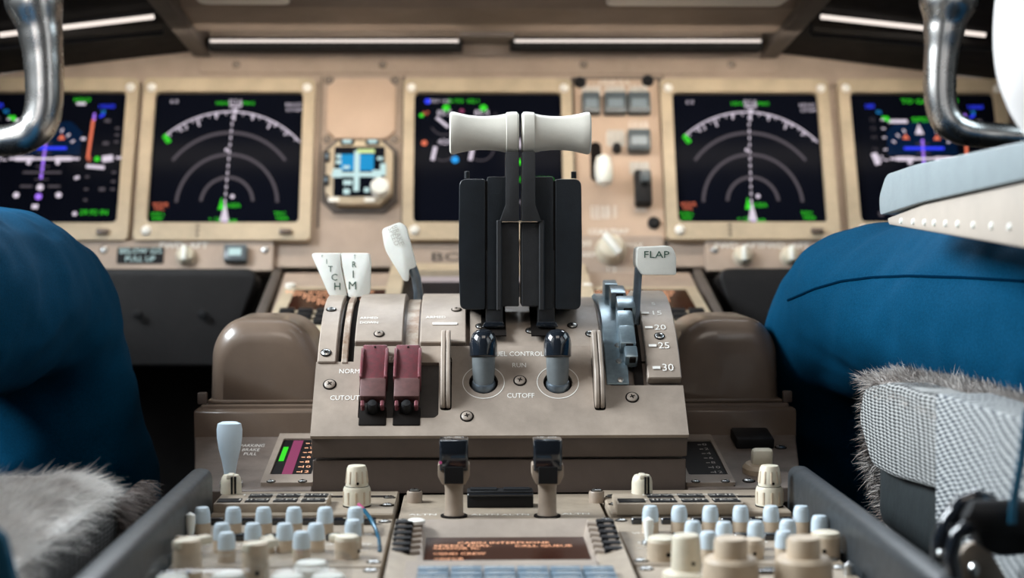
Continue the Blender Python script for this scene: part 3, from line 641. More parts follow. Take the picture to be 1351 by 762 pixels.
B().add(v, f).obj('sloping_plate', 'stand_light', cs, SL, smooth=20)
B().box(((rx0+rx1)/2, (ry0+ry1)/2, -0.0045), (rx1-rx0+0.004, ry1-ry0+0.004, 0.002)).obj('switch_pocket', 'recess_brown', cs, SL)
for xc, w_, ya, yb2 in fin_slots:
    B().box((xc, (ya+yb2)/2, -0.004), (w_+0.002, yb2-ya+0.003, 0.002)).obj('slot_lining', 'dark_recess', cs, SL)
for (x, y) in fcs: B().lathe([(0.0125, -0.006), (0.0125, -0.0035), (0, -0.0035)], 20).obj('switch_well', 'dark_recess', cs, SL @ TR(x, y, 0))
for (xc, w_, ya, yb2), px in zip(fin_slots, (587, 788)):
    # upright D-shaped fin standing in the slot
    zt = P(px, 434, 1.262).z; base = SLP.M @ Vector((xc, ya, -0.002)); top = SLP.M @ Vector((xc, yb2, -0.002))
    o_ = [(base.y, base.z), (base.y-0.003, base.z+0.012), (base.y+0.004, base.z+0.030), (top.y-0.010, zt-0.006), (top.y-0.004, zt), (top.y+0.006, zt-0.002), (top.y+0.012, top.z+0.008), (top.y+0.002, top.z-0.002)]
    o_ = roundpoly(o_, 0.006, 3)
    b = B(); yz_prism(b, o_, xc-0.0040, xc-0.0004, 0.0008, 1, TS); yz_prism(b, o_, xc+0.0002, xc+0.0034, 0.0008, 1, TS); b.obj('slot_fin', 'stand_light', cs)
for px, py in ((435, 507), (686, 502), (616, 549), (834, 524)): x, y = h(px, py); screw(cs, SL @ TR(x, y, 0), 0.0042, SCREW_T)
b = B()
for tx, px, py, sz in (('NORM', 461, 490, 0.0066), ('CUTOUT', 455, 525, 0.0066), ('STAB', 518, 473, 0.0064), ('FUEL CONTROL', 683, 467, 0.0068), ('RUN', 685, 482, 0.0066), ('CUTOFF', 687, 522, 0.0068)):
    x, y = h(px, py); b.text(tx, sz*0.98, x, y, 0.0003, sx=0.86)
for (x, y) in fcs: b.arcband(x, y, 0.0163, 0.0006, 0, 360, 0.0003, 40)
b.pieces('lettering', 'print_white', cs, SL)
# quadrant covers: curved strips around the lever axis
def cover(xa, xb, a0, a1, R, th, name, m, bev=0.0007, n=10):
    o_ = [(YC - R*math.sin(D2R(a0 + (a1-a0)*k/n)), ZC + R*math.cos(D2R(a0 + (a1-a0)*k/n))) for k in range(n+1)]
    i_ = [(YC - (R-th)*math.sin(D2R(a0 + (a1-a0)*k/n)), ZC + (R-th)*math.cos(D2R(a0 + (a1-a0)*k/n))) for k in range(n, -1, -1)]
    b = B(); yz_prism(b, o_ + i_, xa, xb, bev, 1, TS); return b.obj(name, m, cs)
RCV = 0.1585
ax = lambda px, py, R=RCV: arc_hit(px, py, R)
xa = -HX; xb = ax(446, 440)[0]; cover(xa, xb, ax(430, 477)[1], -30, RCV, 0.006, 'quadrant_strip', 'stand_light')
x1, x2 = ax(453, 440)[0], ax(461, 440)[0]; cover(x1, x2, ax(455, 477)[1], -30, RCV-0.001, 0.006, 'thin_strip', 'brass_strip')
x1, x2 = ax(447, 440)[0], ax(470, 440)[0]; cover(x1+0.001, x2-0.001, 50, -30, 0.1540, 0.002, 'lever_slot', 'dark_recess', 0)
x1, x2 = ax(470, 430)[0], ax(532, 430)[0]; cover(x1, x2, ax(500, 451)[1], -30, RCV+0.001, 0.0065, 'quadrant_cover', 'stand_light')
x3, x4 = ax(536, 430)[0], ax(552, 430)[0]; cover(x3, x4, ax(540, 452)[1], -30, 0.1545, 0.003, 'lever_slot', 'brass_strip', 0)
x5, x6 = ax(555, 430)[0], ax(615, 430)[0]; cover(x5, x6, ax(585, 452)[1], -30, RCV+0.001, 0.0065, 'quadrant_cover', 'stand_light')
x7, x8 = ax(620, 440)[0], ax(792, 440)[0]; cover(x7, x8, ax(686, 455)[1], -30, 0.1565, 0.0045, 'centre_cover', 'stand_light')
for px in (651, 716):
    x, th = ax(px, 430, 0.1565); B().box((x, 0, 0.0005), (0.020, 0.075, 0.001)).obj('lever_slot', 'dark_recess', cs, TS @ ARC(x*0, th-14, 0.1568) if False else TS @ ARC(0, th-6, 0.1572))
for px, py, R in ((500, 440, RCV+0.001), (602, 408, RCV+0.001), (700, 436, 0.1565), (430, 465, RCV), (437, 408, RCV), (634, 430, 0.1565), (755, 429, 0.1565), (779, 440, 0.1565)):
    x, th = ax(px, py, R); screw(cs, TS @ ARC(x, th, R), 0.0034, SCREW_T if px in (500, 602) else None)
b = B(); x, th = ax(587, 427, RCV+0.001); b.box((0, 0, 0.0003), (0.020, 0.003, 0.0004), M=ARC(x, th, RCV+0.001)); x, th = ax(487, 421); b.text('ARMED', 0.0045, M=ARC(x, th, RCV+0.0013)); x, th = ax(487, 427); b.text('DOWN', 0.0045, M=ARC(x, th, RCV+0.0013)); x, th = ax(575, 420); b.text('ARMED', 0.005, M=ARC(x, th, RCV+0.0013))
b.pieces('lettering', 'print_white', cs, TS)
# flap scale
RF = 0.162
x9, x10 = ax(848, 440)[0], HX; cover(x9, x10, ax(870, 498, RF)[1], -30, RF, 0.009, 'flap_scale', 'stand_light')
b = B()
for tx, py in (('15', 413), ('20', 432), ('25', 456), ('30', 485)):
    px = {'15': 866, '20': 871, '25': 876, '30': 881}[tx]
    x, th = ax(px, py, RF); b.text(tx, 0.0098, M=ARC(x, th, RF+0.0003), sx=1.0)
    x, th = ax(px-15, py, RF); b.box((0, 0, 0.0002), (0.0062, 0.0026, 0.0004), M=ARC(x, th, RF+0.0002))
x, th = ax(862, 401, RF); b.text('5', 0.008, M=ARC(x, th, RF+0.0003)); b.pieces('scale_lettering', 'print_white', cs, TS)
x, th = ax(870, 443, RF); screw(cs, TS @ ARC(x, th, RF), 0.0034)
# flap gate: pale blue metal detent plate with stepped teeth
x11, x12 = ax(797, 460)[0], ax(826, 460)[0]; cover(x11, x12, ax(815, 507)[1], -10, RCV+0.001, 0.007, 'flap_gate', 'gate_metal')
x13, x14 = ax(834, 460)[0], ax(846, 460)[0]; cover(x13, x14, ax(840, 505)[1], -30, 0.1545, 0.002, 'lever_slot', 'dark_recess', 0)
for k, (py, px, hh, ww) in enumerate(((384, 808, 0.013, 0.010), (405, 818, 0.013, 0.011), (428, 829, 0.012, 0.013), (452, 828, 0.011, 0.011), (476, 830, 0.011, 0.011), (492, 834, 0.010, 0.009))):
    x, th = arc_hit(px, max(py+16, 402), RCV)
    th = {0: 8, 1: 16, 2: 24, 3: 32, 4: 39, 5: 45}[k]
    z0 = -0.004
    q = B().box((0, 0, hh/2+z0/2), (ww*1.15, 0.0215 if k < 5 else 0.012, hh - z0), 0.0016).obj('gate_tooth', 'gate_metal', cs, TS @ ARC(x, th, RCV+0.001))
    B().box((0.001, -0.0105 if k < 5 else -0.006, hh-0.004), (ww*0.55, 0.002, 0.006), 0.0004, 1).obj('tooth_notch', 'dark_recess', q)
for py in (455, 476, 501): x, th = arc_hit(815+(py-455)*0.08, py, RCV+0.001); B().lathe([(0.0026, 0), (0.0022, 0.0008), (0, 0.001)], 12).obj('rivet', 'steel', cs, TS @ ARC(x, th, RCV+0.001))

# ---- thrust levers
YT = 1.283
def W2(px, py, Y=YT): p = P(px, py, Y); return p.x, p.z
def xz(b, pts, Ya, Yb, bev=0.0015, seg=2, M=None):     # outline in (X, z), extruded along Y
    return b.prism(pts, Ya, Yb, bev, seg, (M or Matrix()) @ Matrix(((1, 0, 0, 0), (0, 0, 1, 0), (0, 1, 0, 0), (0, 0, 0, 1))))
def thrust(mirror, label):
    cxp = 686.5
    m = (lambda px: 2*cxp - px) if mirror else (lambda px: px)
    X0 = P(645, 437, YT)
    X0.x = P(m(652), 437, YT).x
    t = thing('thrust_lever', label, 'lever', TR(X0.x, YT, X0.z), 'pair of thrust levers'); M = TR(-X0.x, -YT, -X0.z)
    w = lambda l: [W2(m(px), py) for px, py in l]
    b = B(); xz(b, roundpoly(w([(606, 236), (640, 236), (640, 408), (607, 408), (605, 340)]), [0.006, 0.002, 0.002, 0.005, 0.01], 4), YT, YT+0.050, 0.0062, 5, M); b.obj('outer_shell', 'lever_shell', t)
    b = B(); xz(b, roundpoly(w([(643, 233), (668, 233), (668, 280), (655, 300), (655, 408), (643, 408)]), 0.0015, 3), YT+0.001, YT+0.048, 0.0030, 4, M); b.obj('inner_shell', 'lever_shell', t)
    b = B(); xz(b, w([(639, 238), (644, 238), (644, 407), (639, 407)]), YT+0.003, YT+0.049, 0.0005, 1, M); b.obj('shell_seam', 'black_plastic', t)
    b = B(); xz(b, roundpoly(w([(667, 200), (684.5, 200), (685, 292), (659, 292), (667, 270)]), 0.0015, 3), YT-0.004, YT+0.020, 0.001, 2, M); b.obj('arm', 'lever_black', t)
    b = B(); xz(b, w([(655, 290), (662, 290), (662, 409), (655, 409)]), YT-0.003, YT+0.02, 0.0008, 1, M); xz(b, w([(661, 293), (685, 293), (685, 404), (661, 404)]), YT+0.001, YT+0.04, 0.0008, 1, M); b.obj('inner_panel', 'lever_black', t)
    b = B(); xz(b, roundpoly(w([(641, 330), (662, 330), (664, 440), (641, 440)]), 0.001, 2), YT+0.002, YT+0.014, 0.0012, 2, M); b.obj('leg', 'lever_black', t)
    b = B(); xz(b, roundpoly(w([(636, 431), (666, 431), (664, 424), (640, 424)]), 0.001, 2), YT-0.002, YT+0.018, 0.001, 2, M); b.obj('leg_boot', 'black_gloss', t)
    b = B(); q = P(m(616), 232, YT+0.02); b.lathe([(0.0022, -0.002), (0.0022, 0.0035), (0, 0.004)], 10, M @ TR(q.x, q.y, q.z)); b.obj('shell_pin', 'lever_shell', t)
    # spool-shaped grip, axis along X
    S = YT/FPX; cz = P(686, 175, YT).z
    pr = [(0.0, 593.0), (24.5, 593.2), (27.6, 595), (28.0, 599), (26.2, 606), (23.6, 618), (22.3, 632), (22.4, 645), (23.6, 658), (25.6, 667), (25.6, 667.6), (27.4, 668.2), (28.2, 677), (28.0, 682), (25, 684.6), (0, 684.8)]
    b = B(); b.lathe([(max(r, 0.01)*S, (px-640)*S) for r, px in pr], 40, RY(90), sx=1.0, sy=0.86)
    xc = P(640, 175, YT).x if not mirror else P(m(640), 175, YT).x
    Mx = M @ TR(xc, YT+0.006, cz)
    if mirror: b.v = [(-x, y, z) for x, y, z in b.v]; b.f = [q[::-1] for q in b.f]
    b.obj('grip', 'grip_ivory', t, Mx)
    return t
thrust(False, 'thrust lever with white spool grip, on the speedbrake side of the pair')
thrust(True, 'thrust lever with white spool grip, on the flap side of the pair')

# ---- speedbrake lever
p = P(549, 402, 1.40); sp = thing('speedbrake_lever', 'pale tapered speedbrake lever leaning on a bent grey arm', 'lever', TR(*p)); M = TR(*(-p))
b = B(); b.tube([P(551, 412, 1.40), P(552, 385, 1.40), P(549, 366, 1.395), P(543, 350, 1.39)], 0.0042, 10, M); b.obj('arm', 'arm_metal', sp)
b = B(); xz(b, roundpoly([W2(x, y, 1.385) for x, y in ((504, 302), (527, 293), (536, 298), (550, 352), (540, 355), (539, 371), (533, 370), (508, 329))], [0.003, 0.002, 0.003, 0.003, 0.001, 0.0015, 0.002, 0.006], 3), 1.38, 1.392, 0.002, 2, M); b.obj('grip', 'lever_white', sp)
b = B(); 
for k, (tx, px, py) in enumerate((('SPEED', 519, 309), ('BRAKE', 525, 307))): q = P(px, py+3, 1.379); b.text(tx, 0.0062, M=M @ TR(*q) @ RX(90) @ RZ(-68))
b.pieces('lettering', 'print_dim', sp)
# ---- pitch trim levers
def trim(label, outline, rad, letters, stem):
    p = P(stem, 402, 1.385); t = thing('pitch_trim_lever', label, 'lever', TR(*p), 'pair of pitch trim levers'); M = TR(*(-p)); Y = 1.37
    b = B(); xz(b, roundpoly([W2(x, y, Y) for x, y in outline], rad, 4), Y, Y+0.010, 0.0018, 2, M); b.obj('grip', 'lever_white', t)
    b = B(); b.tube([P(stem, 386, Y+0.006), P(stem-1, 396, Y+0.006), P(stem-4, 425, Y-0.005)], [0.0045, 0.0045, 0.003], 10, M); b.obj('stem', 'lever_black', t)
    b = B()
    for tx, px, py, s_, sx in letters: q = P(px, py, Y-0.0003); b.text(tx, s_*0.86, M=M @ TR(*q) @ RX(90), sx=sx)
    b.pieces('lettering', 'print_green', t)
trim('pale slanted pitch trim lever with the letters PITCH', [(410, 334), (449, 334), (450, 352), (458, 391), (441, 393), (434, 389)], [0.003, 0.001, 0.003, 0.002, 0.003, 0.003],
     [('P', 425, 338, 0.004, 0.6), ('I', 431, 345, 0.007, 0.8), ('T', 436, 355, 0.0085, 0.9), ('C', 441, 366, 0.0095, 1), ('H', 445, 378, 0.0105, 1)], 459)
trim('pale pitch trim lever with the letters TRIM', [(450, 334), (487, 334), (489, 345), (488, 388), (472, 392), (460, 392), (452, 352)], [0.001, 0.002, 0.004, 0.003, 0.004, 0.002, 0.003],
     [('T', 468, 339, 0.006, 0.5), ('R', 467, 349, 0.0085, 0.9), ('I', 466, 362, 0.0105, 1), ('M', 465, 377, 0.0115, 1)], 468)
# ---- flap lever
x, th = arc_hit(840, 432, 0.155); p = Vector((x, YC-0.155*math.sin(D2R(th)), ZC+0.155*math.cos(D2R(th)))); fl = thing('flap_lever', 'flap lever with a white block handle marked FLAP', 'lever', TR(*p)); M = TR(*(-p)); YF = 1.30
b = B(); xz(b, [W2(x_, y_, YF) for x_, y_ in ((838, 352), (848, 352), (843, 440), (833, 440))], YF, YF+0.007, 0.0012, 2, M); b.obj('arm', 'arm_metal', fl)
b = B(); xz(b, roundpoly([W2(x_, y_, YF) for x_, y_ in ((839, 326), (884, 324), (890, 336), (890, 362), (846, 362), (838, 350))], [0.003, 0.003, 0.003, 0.0015, 0.0015, 0.003], 4), YF-0.010, YF+0.020, 0.0025, 3, M); b.obj('handle', 'lever_ivory', fl)
b = B(); q = P(866, 336, YF-0.0104); b.text('FLAP', 0.0080, M=M @ TR(*q) @ RX(90), sx=1.25); b.pieces('lettering', 'print_green', fl)

# ---- fuel control switches
def fuel(x, y, label):
    base = SLP.M @ Vector((x, y, -0.002)); t = thing('fuel_control_switch', label, 'switch', TR(*base), 'fuel control switches')
    A = RX(-8)
    B().lathe([(0.0094, -0.003), (0.0094, 0.001), (0.0085, 0.0025)], 24).obj('collar', 'arm_metal', t, A @ RX(30))
    B().lathe([(0.0078, -0.002), (0.0084, 0.004), (0.0088, 0.010), (0.0092, 0.024)], 28).obj('stem', 'stem_grey', t, A)
    B().lathe([(0.0100, 0.0210), (0.0109, 0.0220), (0.0110, 0.031), (0.0104, 0.0355), (0.0088, 0.0395), (0.0056, 0.0423), (0.0, 0.0433)], 32).obj('cap', 'black_gloss', t, A)
fuel(*fcs[0], 'black-capped fuel control switch beside the red switch guards'); fuel(*fcs[1], 'black-capped fuel control switch on the flap lever side')
# ---- red switch guards
def guard(px, label):
    x = h(px, 500)[0]; y0, y1 = h(px, 541)[1], h(px, 463)[1]; L = y1 - y0; w = 0.0190
    t = thing('switch_guard', label, 'switch', SLP.M @ TR(x, y0, -0.0035), 'red stabilizer switch guards')
    # side profile (v, n) swept across X
    pf = [(0.002, 0.004), (0.000, 0.013), (L*0.36, 0.0155), (L*0.40, 0.0155), (L*0.98, 0.0125), (L, 0.011), (L, 0.003), (L*0.5, 0.003)]
    Q = Matrix(((0, 0, 1, 0), (1, 0, 0, 0), (0, 1, 0, 0), (0, 0, 0, 1)))
    b = B(); b.prism([p for p in [(L*0.36, 0.004), (L*0.36, 0.0160), (L*0.98, 0.0130), (L, 0.011), (L, 0.004)]], -w/2, w/2, 0.0016, 2, Q); b.obj('cover', 'guard_red', t)
    for sx in (-1, 1): b = B(); b.prism([(L*0.3, 0.004), (L*0.36, 0.0185), (L*0.60, 0.0185), (L*0.9, 0.0150), (L*0.96, 0.006)], sx*w/2-0.0012, sx*w/2+0.0012, 0.0008, 2, Q); b.obj('side_rib', 'guard_red', t)
    b = B(); b.prism([(L*0.08, 0.006), (L*0.08, 0.0150), (L*0.37, 0.0165), (L*0.37, 0.006)], -w/2-0.0004, w/2+0.0004, 0.001, 2, Q); b.obj('cover_tip', 'guard_red_dark', t)
    for sx in (-1, 1): b = B(); b.box((sx*(w/2-0.002), -0.0004, 0.010), (0.003, 0.006, 0.007), 0.0008, 1); b.obj('tip_prong', 'guard_red', t)
    b = B(); b.lathe([(0.0045, 0), (0.0045, 0.007), (0.003, 0.0095), (0, 0.010)], 16, TR(0, -0.0004, 0.004)); b.obj('toggle', 'black_plastic', t)
    b = B(); b.box((0, -0.006, 0.002), (w+0.002, 0.018, 0.005), 0.001); b.obj('base', 'dark_recess', t)
    b = B(); b.lathe([(0.0009, 0.0), (0.0009, 0.0006)], 8, TR(0, L*0.93, 0.0132)); b.obj('pin_hole', 'dark_recess', t)
guard(494, 'red switch guard beside the words NORM and CUTOUT'); guard(538, 'red switch guard nearer the thin slot fin')

# ================================================================== shoulders, housings
def shoulder(sx):
    t = thing('stand_shoulder', ('brown sloping shoulder with a magenta trim scale and parking brake marking' if sx < 0 else 'brown sloping shoulder with a dark indicator and small cream knob'), 'side panel', SHO.M)
    a = HX + 0.001; e = 0.258
    if sx < 0: xa, xb = -e, -a
    else: xa, xb = a, e
    B().prism([(-0.234, 0.0), (-a, 0.0), (-a, 0.146), (-0.258, 0.146)] if sx < 0 else [(a, 0.0), (0.234, 0.0), (0.258, 0.146), (a, 0.146)], -0.012, 0.0, 0.001, 1).obj('sloping_panel', 'stand_taupe', t)
    I = SHO.I
    b = B(); yz_prism(b, [(1.357, 0.01), (1.357, 0.0462), (1.361, 0.0480), (1.48, 0.0480), (1.48, -0.05), (1.357, -0.05)], xa, xb, 0.0008, 1, I); b.obj('ledge', 'housing_brown', t)
    b = B(); yz_prism(b, [(1.368, 0.047), (1.368, 0.0515), (1.48, 0.0515), (1.48, 0.047)], xa + (0.004 if sx < 0 else 0), xb - (0 if sx < 0 else 0.004), 0.001, 1, I); b.obj('ledge_step', 'housing_brown', t)
    s = SHO.hit
    if sx < 0: q = [s(343, 641), s(408, 641), s(408, 579), s(370, 575)]
    else: q = [s(907, 641), s(966, 641), s(942, 577), s(907, 577)]
    xs = [p[0] for p in q]; ys = [p[1] for p in q]; x0_, x1_, y0_, y1_ = min(xs[0], xs[3]), max(xs[1], xs[2]), min(ys), max(ys)
    if sx < 0: x0_ = (q[0][0]+q[3][0])/2; x1_ = -a
    else: x0_ = a; x1_ = (q[1][0]+q[2][0])/2
    cx, cy, w, hh = (x0_+x1_)/2, (y0_+y1_)/2, x1_-x0_, y1_-y0_
    B().ring(rrect(w, hh, 0.002, 2, cx, cy), rrect(w*0.80, hh*0.72, 0.0015, 2, cx+0.001, cy+0.002), -0.0004, 0.003, 0.0012).obj('indicator_frame', 'stand_light', t)
    B().box((cx+0.001, cy+0.002, 0.001), (w*0.81, hh*0.73, 0.001)).obj('indicator_glass', 'legend_black', t)
    for dx in (-0.3, 0.3): screw(t, TR(cx+dx*w, y0_+0.003, 0.003), 0.0028, SCREW)
    screw(t, TR(cx-0.2*w, y1_+0.001, 0.001), 0.0028, SCREW)
    b = B()
    for k in range(7): b.text('%d' % (2*k), 0.0080, cx+w*0.26, cy+hh*0.30-k*hh*0.095, 0.0018); b.box((cx+w*0.15, cy+hh*0.30-k*hh*0.095, 0.0017), (0.003, 0.0008, 0.0002))
    b.pieces('scale_marking', 'glow_amber' if sx < 0 else 'print_dim', t)
    if sx < 0:
        B().box((cx-w*0.06, cy+0.002, 0.0018), (w*0.20, hh*0.68, 0.0004)).obj('magenta_band', 'glow_magenta', t)
        B().box((cx-w*0.27, cy+hh*0.08, 0.0018), (w*0.10, hh*0.28, 0.0004)).obj('green_band', 'glow_green', t)
        b = B(); x, y = s(333, 588); b.text('PARKING', 0.011, x, y, 0.0003, sx=0.45); x, y = s(331, 593.5); b.text('BRAKE', 0.011, x, y, 0.0003, sx=0.45); x, y = s(330, 599); b.text('PULL', 0.011, x, y, 0.0003, sx=0.45); b.pieces('lettering', 'print_white', t)
    else:
        x, y = s(992, 584); B().box((0, 0, 0.004), (0.032, 0.034, 0.010), 0.002).obj('switch_cover', 'black_plastic', t, TR(x, y, 0))
        x, y = s(1000, 622); q = B().lathe([(0.0125, 0), (0.0125, 0.004), (0.010, 0.007), (0, 0.0075)], 22).obj('knob', 'knob_beige', t, TR(x, y, 0)); B().box((0.003, 0.001, 0.012), (0.017, 0.010, 0.014), 0.003).obj('knob_grip', 'knob_cream', q)
        for px, py in ((1030, 590), (988, 634)): x, y = s(px, py); screw(t, TR(x, y, 0), 0.004)
        x0g = s(948, 600)[0]; B().box((x0g, 0.070, 0), (0.0012, 0.13, 0.001)).obj('panel_joint', 'dark_recess', t)
    return t
shoulder(-1); shoulder(1)
for sx, lab in ((-1, 'rounded brown housing beside the pitch trim levers'), (1, 'rounded brown housing beside the flap scale')):
    t = thing('side_housing', lab, 'housing', TR(sx*0.203, 1.44, 0.0518))
    xo, xi = -0.046, 0.056
    pts = roundpoly([(xo, 0.0), (xi, 0.0), (xi, 0.024), (0.034, 0.0725), (-0.028, 0.0725), (xo+0.002, 0.052)], [0.0008, 0.0008, 0.02, 0.024, 0.022, 0.02], 7)
    if sx > 0: pts = [(-x, y) for x, y in pts][::-1]
    n_ = len(pts); v = []; f = []; xm = sx*-0.003; rf = 0.022; ks = []
    for yy in [-0.065 + rf*(1-math.cos(D2R(a))) for a in range(0, 91, 15)] + [0.0, 0.035]:
        dd = max(0.0, 1 - (yy+0.065)/rf); ins = rf*(1-math.sqrt(max(0, 1-dd*dd))); ks.append(yy)
        v += [(xm + (x-xm)*(1-ins/0.085), yy, z*(1-ins/0.075)) for x, z in pts]
    for a in range(len(ks)-1):
        for k in range(n_): f.append([a*n_+k, a*n_+(k+1) % n_, (a+1)*n_+(k+1) % n_, (a+1)*n_+k])
    f.append(list(range(n_))[::-1]); f.append([(len(ks)-1)*n_+k for k in range(n_)])
    bm_ = bmesh.new(); vs_ = [bm_.verts.new(q) for q in v]; [bm_.faces.new([vs_[i] for i in q]) for q in f]; bmesh.ops.recalc_face_normals(bm_, faces=bm_.faces); bm_.verts.index_update()
    f = [[q.index for q in g_.verts] for g_ in bm_.faces]; bm_.free()
    B().add(v, f).obj('shell', 'housing_brown', t, smooth=50)
    b = B(); b.box((sx*-0.005, 0.0, 0.0015), (0.102, 0.134, 0.003), 0.001); b.obj('flange', 'housing_brown', t)
    b = B(); b.box((sx*0.050, -0.068, 0.005), (0.008, 0.006, 0.010), 0.001); b.obj('bracket', 'stand_front_shaded', t)
# ---- parking brake handle
p = SHO.M @ Vector((*SHO.hit(305, 640), 0)); pb = thing('parking_brake_handle', 'pale blue-white paddle handle rising behind the small striped knob', 'handle', TR(*p)); M = TR(*(-p)); Yp = p.y
S = Yp/FPX
pr = [(4.0, 648), (6.5, 636), (8.0, 622), (10.5, 608), (14.5, 592), (16.6, 578), (17.0, 566), (15.5, 558.5), (10, 556), (0.1, 555.5)]
cz = lambda py: P(303, py, Yp).z - p.z
b = B(); b.lathe([(r*S, cz(py)) for r, py in pr], 28, sx=1, sy=0.55); b.obj('paddle', 'brake_white', pb, TR(P(303, 600, Yp).x - p.x, 0, 0))
b = B(); b.lathe([(0.009, 0), (0.009, 0.003), (0.006, 0.004)], 18); b.obj('socket', 'steel', pb, RX(9))

# ================================================================== aisle stand
av = thing('aisle_stand', 'tan aisle stand between the seats holding the radio panels', 'aisle stand', TR(0, 0.9, -0.42))
b = B(); b.box((0, 0.87, -0.2165), (0.418, 0.66, 0.41), 0.002, 1, TR(0, -0.9, 0.42)); b.obj('body', 'stand_front_shaded', av)
def plate(par, xa, xb, ya, yb, z1, m, z0=-0.010, nm='plate', bev=0.0008):
    return B().box(((xa+xb)/2, (ya+yb)/2, (z0+z1)/2), (xb-xa, yb-ya, z1-z0), bev, 1).obj(nm, m, par)
for sx, lab in ((-1, 'grey padded guard rail beside the fleece-topped seat with no armrest in view'), (1, 'grey padded guard rail beside the seat with the belt buckle')):
    t = thing('guard_rail', lab, 'rail', TR(sx*0.2185, 0.85, -0.02), 'guard rails along the aisle stand')
    pts = roundpoly([(-0.0085, 0), (0.0085, 0), (0.0085, 0.050), (-0.0085, 0.050)], [0.001, 0.001, 0.008, 0.008], 6)
    b = B(); xz(b, pts, -0.28, 0.305, 0.003, 2); b.obj('bar', 'rail_grey', t)
    for k in range(3): b = B(); b.box((-sx*0.0088, 0.24-0.10*k, 0.012), (0.002, 0.016, 0.02), 0.0006, 1); b.obj('clip', 'rail_grey', t)
COLX = 0.0745
# centre column forward deck with capped handles
dk = thing('centre_deck', 'tan deck in front of the control stand holding the black-capped handles', 'panel', TR(0, 1.14, 0))
B().box((0, 0, -0.005), (2*COLX-0.002, 0.125, 0.010), 0.0008, 1).obj('plate', 'pedestal_tan', dk, TR(0, 0.010, 0))
for px, py in ((547, 655), (787, 655)):
    p = PZ(px, py+7, 0); B().lathe([(0.0058, 0), (0.0058, 0.0075), (0.0052, 0.0085), (0, 0.0088)], 18).obj('stud', 'handle_tan', dk, TR(p.x, p.y-1.14, 0)); screw(dk, TR(p.x, p.y-1.14, 0.0086), 0.0036)
b = B()
for px, py in ((640, 679), (680, 679), (760, 678), (558, 679)): p = PZ(px, py, 0); b.text('ALTN', 0.008, p.x, p.y-1.14, 0.0003)
b.pieces('lettering', 'print_white', dk)
p = PZ(660, 669, 0); bl = thing('latch_block', 'low black block between the two capped handles', 'latch', TR(p.x, p.y, 0))
w = 88*p.y/FPX; B().box((0, 0.006, 0.006), (w, 0.016, 0.0125), 0.001).obj('block', 'black_plastic', bl); B().box((0, -0.0025, 0.0095), (w*0.98, 0.002, 0.002), 0.0004, 1).obj('ridge', 'black_gloss', bl)
for k in (-1, 1): B().box((k*w*0.25, 0.006, 0.0128), (w*0.4, 0.010, 0.0008)).obj('label_strip', 'lever_shell', bl)
for px, lab in ((599, 'tan handle with a black cap showing a tiny red dot'), (722, 'tan handle with a plain black cap')):
    p = PZ(px, 681, 0); t = thing('capped_handle', lab, 'handle', TR(p.x, p.y, 0), 'capped handles on the centre deck'); s_ = p.y/FPX
    B().lathe([(0.0072, 0), (0.0072, 0.002), (0.0066, 0.003), (0.0064, 0.020), (0.0067, 0.021), (0.0067, 0.027)], 24).obj('stem', 'handle_tan', t)
    wd = 42*s_
    b = B(); xz(b, roundpoly([(-wd*0.36, 0.024), (wd*0.36, 0.024), (wd*0.5, 0.030), (wd*0.5, 0.0385), (-wd*0.5, 0.0385), (-wd*0.5, 0.030)], 0.0015, 3), -0.0085, 0.0085, 0.0012, 2); b.obj('collar', 'handle_tan', t)
    b = B(); b.prism(rrect(wd*0.90, 0.020, 0.002, 3), 0.034, 0.0555, 0.0018, 2); b.obj('cap', 'black_gloss', t)
    b = B(); b.box((0, -0.0096, 0.031), (wd*0.60, 0.002, 0.012), 0.0004, 1); b.obj('cap_tongue', 'black_plastic', t)
    b = B(); b.text('UP  DN', 0.0042, 0, 0.006, 0.0558); b.pieces('lettering', 'print_white', t)
    if px == 599: B().lathe([(0.0012, 0), (0.0008, 0.0008), (0, 0.001)], 10).obj('red_dot', 'glow_magenta', t, TR(-wd*0.42, -0.0100, 0.040) @ RX(90))
    B().lathe([(0.0096, 0), (0.0096, 0.0012), (0.0075, 0.0014)], 22).obj('grommet', 'dark_recess', t)
# ---- centre control display unit
Y1, Y0 = PZ(660, 684, 0.009).y, 0.84
cd = thing('control_display_unit', 'control display unit with amber cabin interphone text and blue keys', 'control unit', TR(0, 1.0, 0))
W = 2*COLX-0.003
ya, yb_ = PZ(660, 742, 0.0).y - 1.0, PZ(660, 709, 0.0).y - 1.0
sw = 0.104
o_ = [(-W/2, Y0-1.0), (W/2, Y0-1.0), (W/2, Y1-1.0), (-W/2, Y1-1.0)]
i_ = [(-sw/2-0.004, ya-0.003), (sw/2+0.004, ya-0.003), (sw/2+0.004, yb_+0.018), (-sw/2-0.004, yb_+0.018)]
v, f = plate_with_hole(o_, [i_], -0.008, 0.005)
wz = lambda y: 0.0008 + 0.0082*min(1, max(0, (y - ya + 0.003)/(yb_ - ya + 0.02)))
v = [Vector((q.x, q.y, wz(q.y))) if q.z > 0 else q for q in v]; B().add(v, f).obj('frame', 'pedestal_tan', cd, smooth=20)
j_ = [(-sw/2, ya), (sw/2, ya), (sw/2, yb_), (-sw/2, yb_)]
v = [(x, y, wz(y)) for x, y in i_] + [(x, y, 0.0004) for x, y in j_]; B().add(v, [[k, (k+1) % 4, 4+(k+1) % 4, 4+k] for k in range(4)]).obj('sloped_surround', 'stand_light', cd, smooth=0)
B().box((0, (ya+yb_)/2, -0.0006), (sw+0.004, yb_-ya+0.004, 0.002)).obj('screen', 'screen_amber', cd)
b = B()
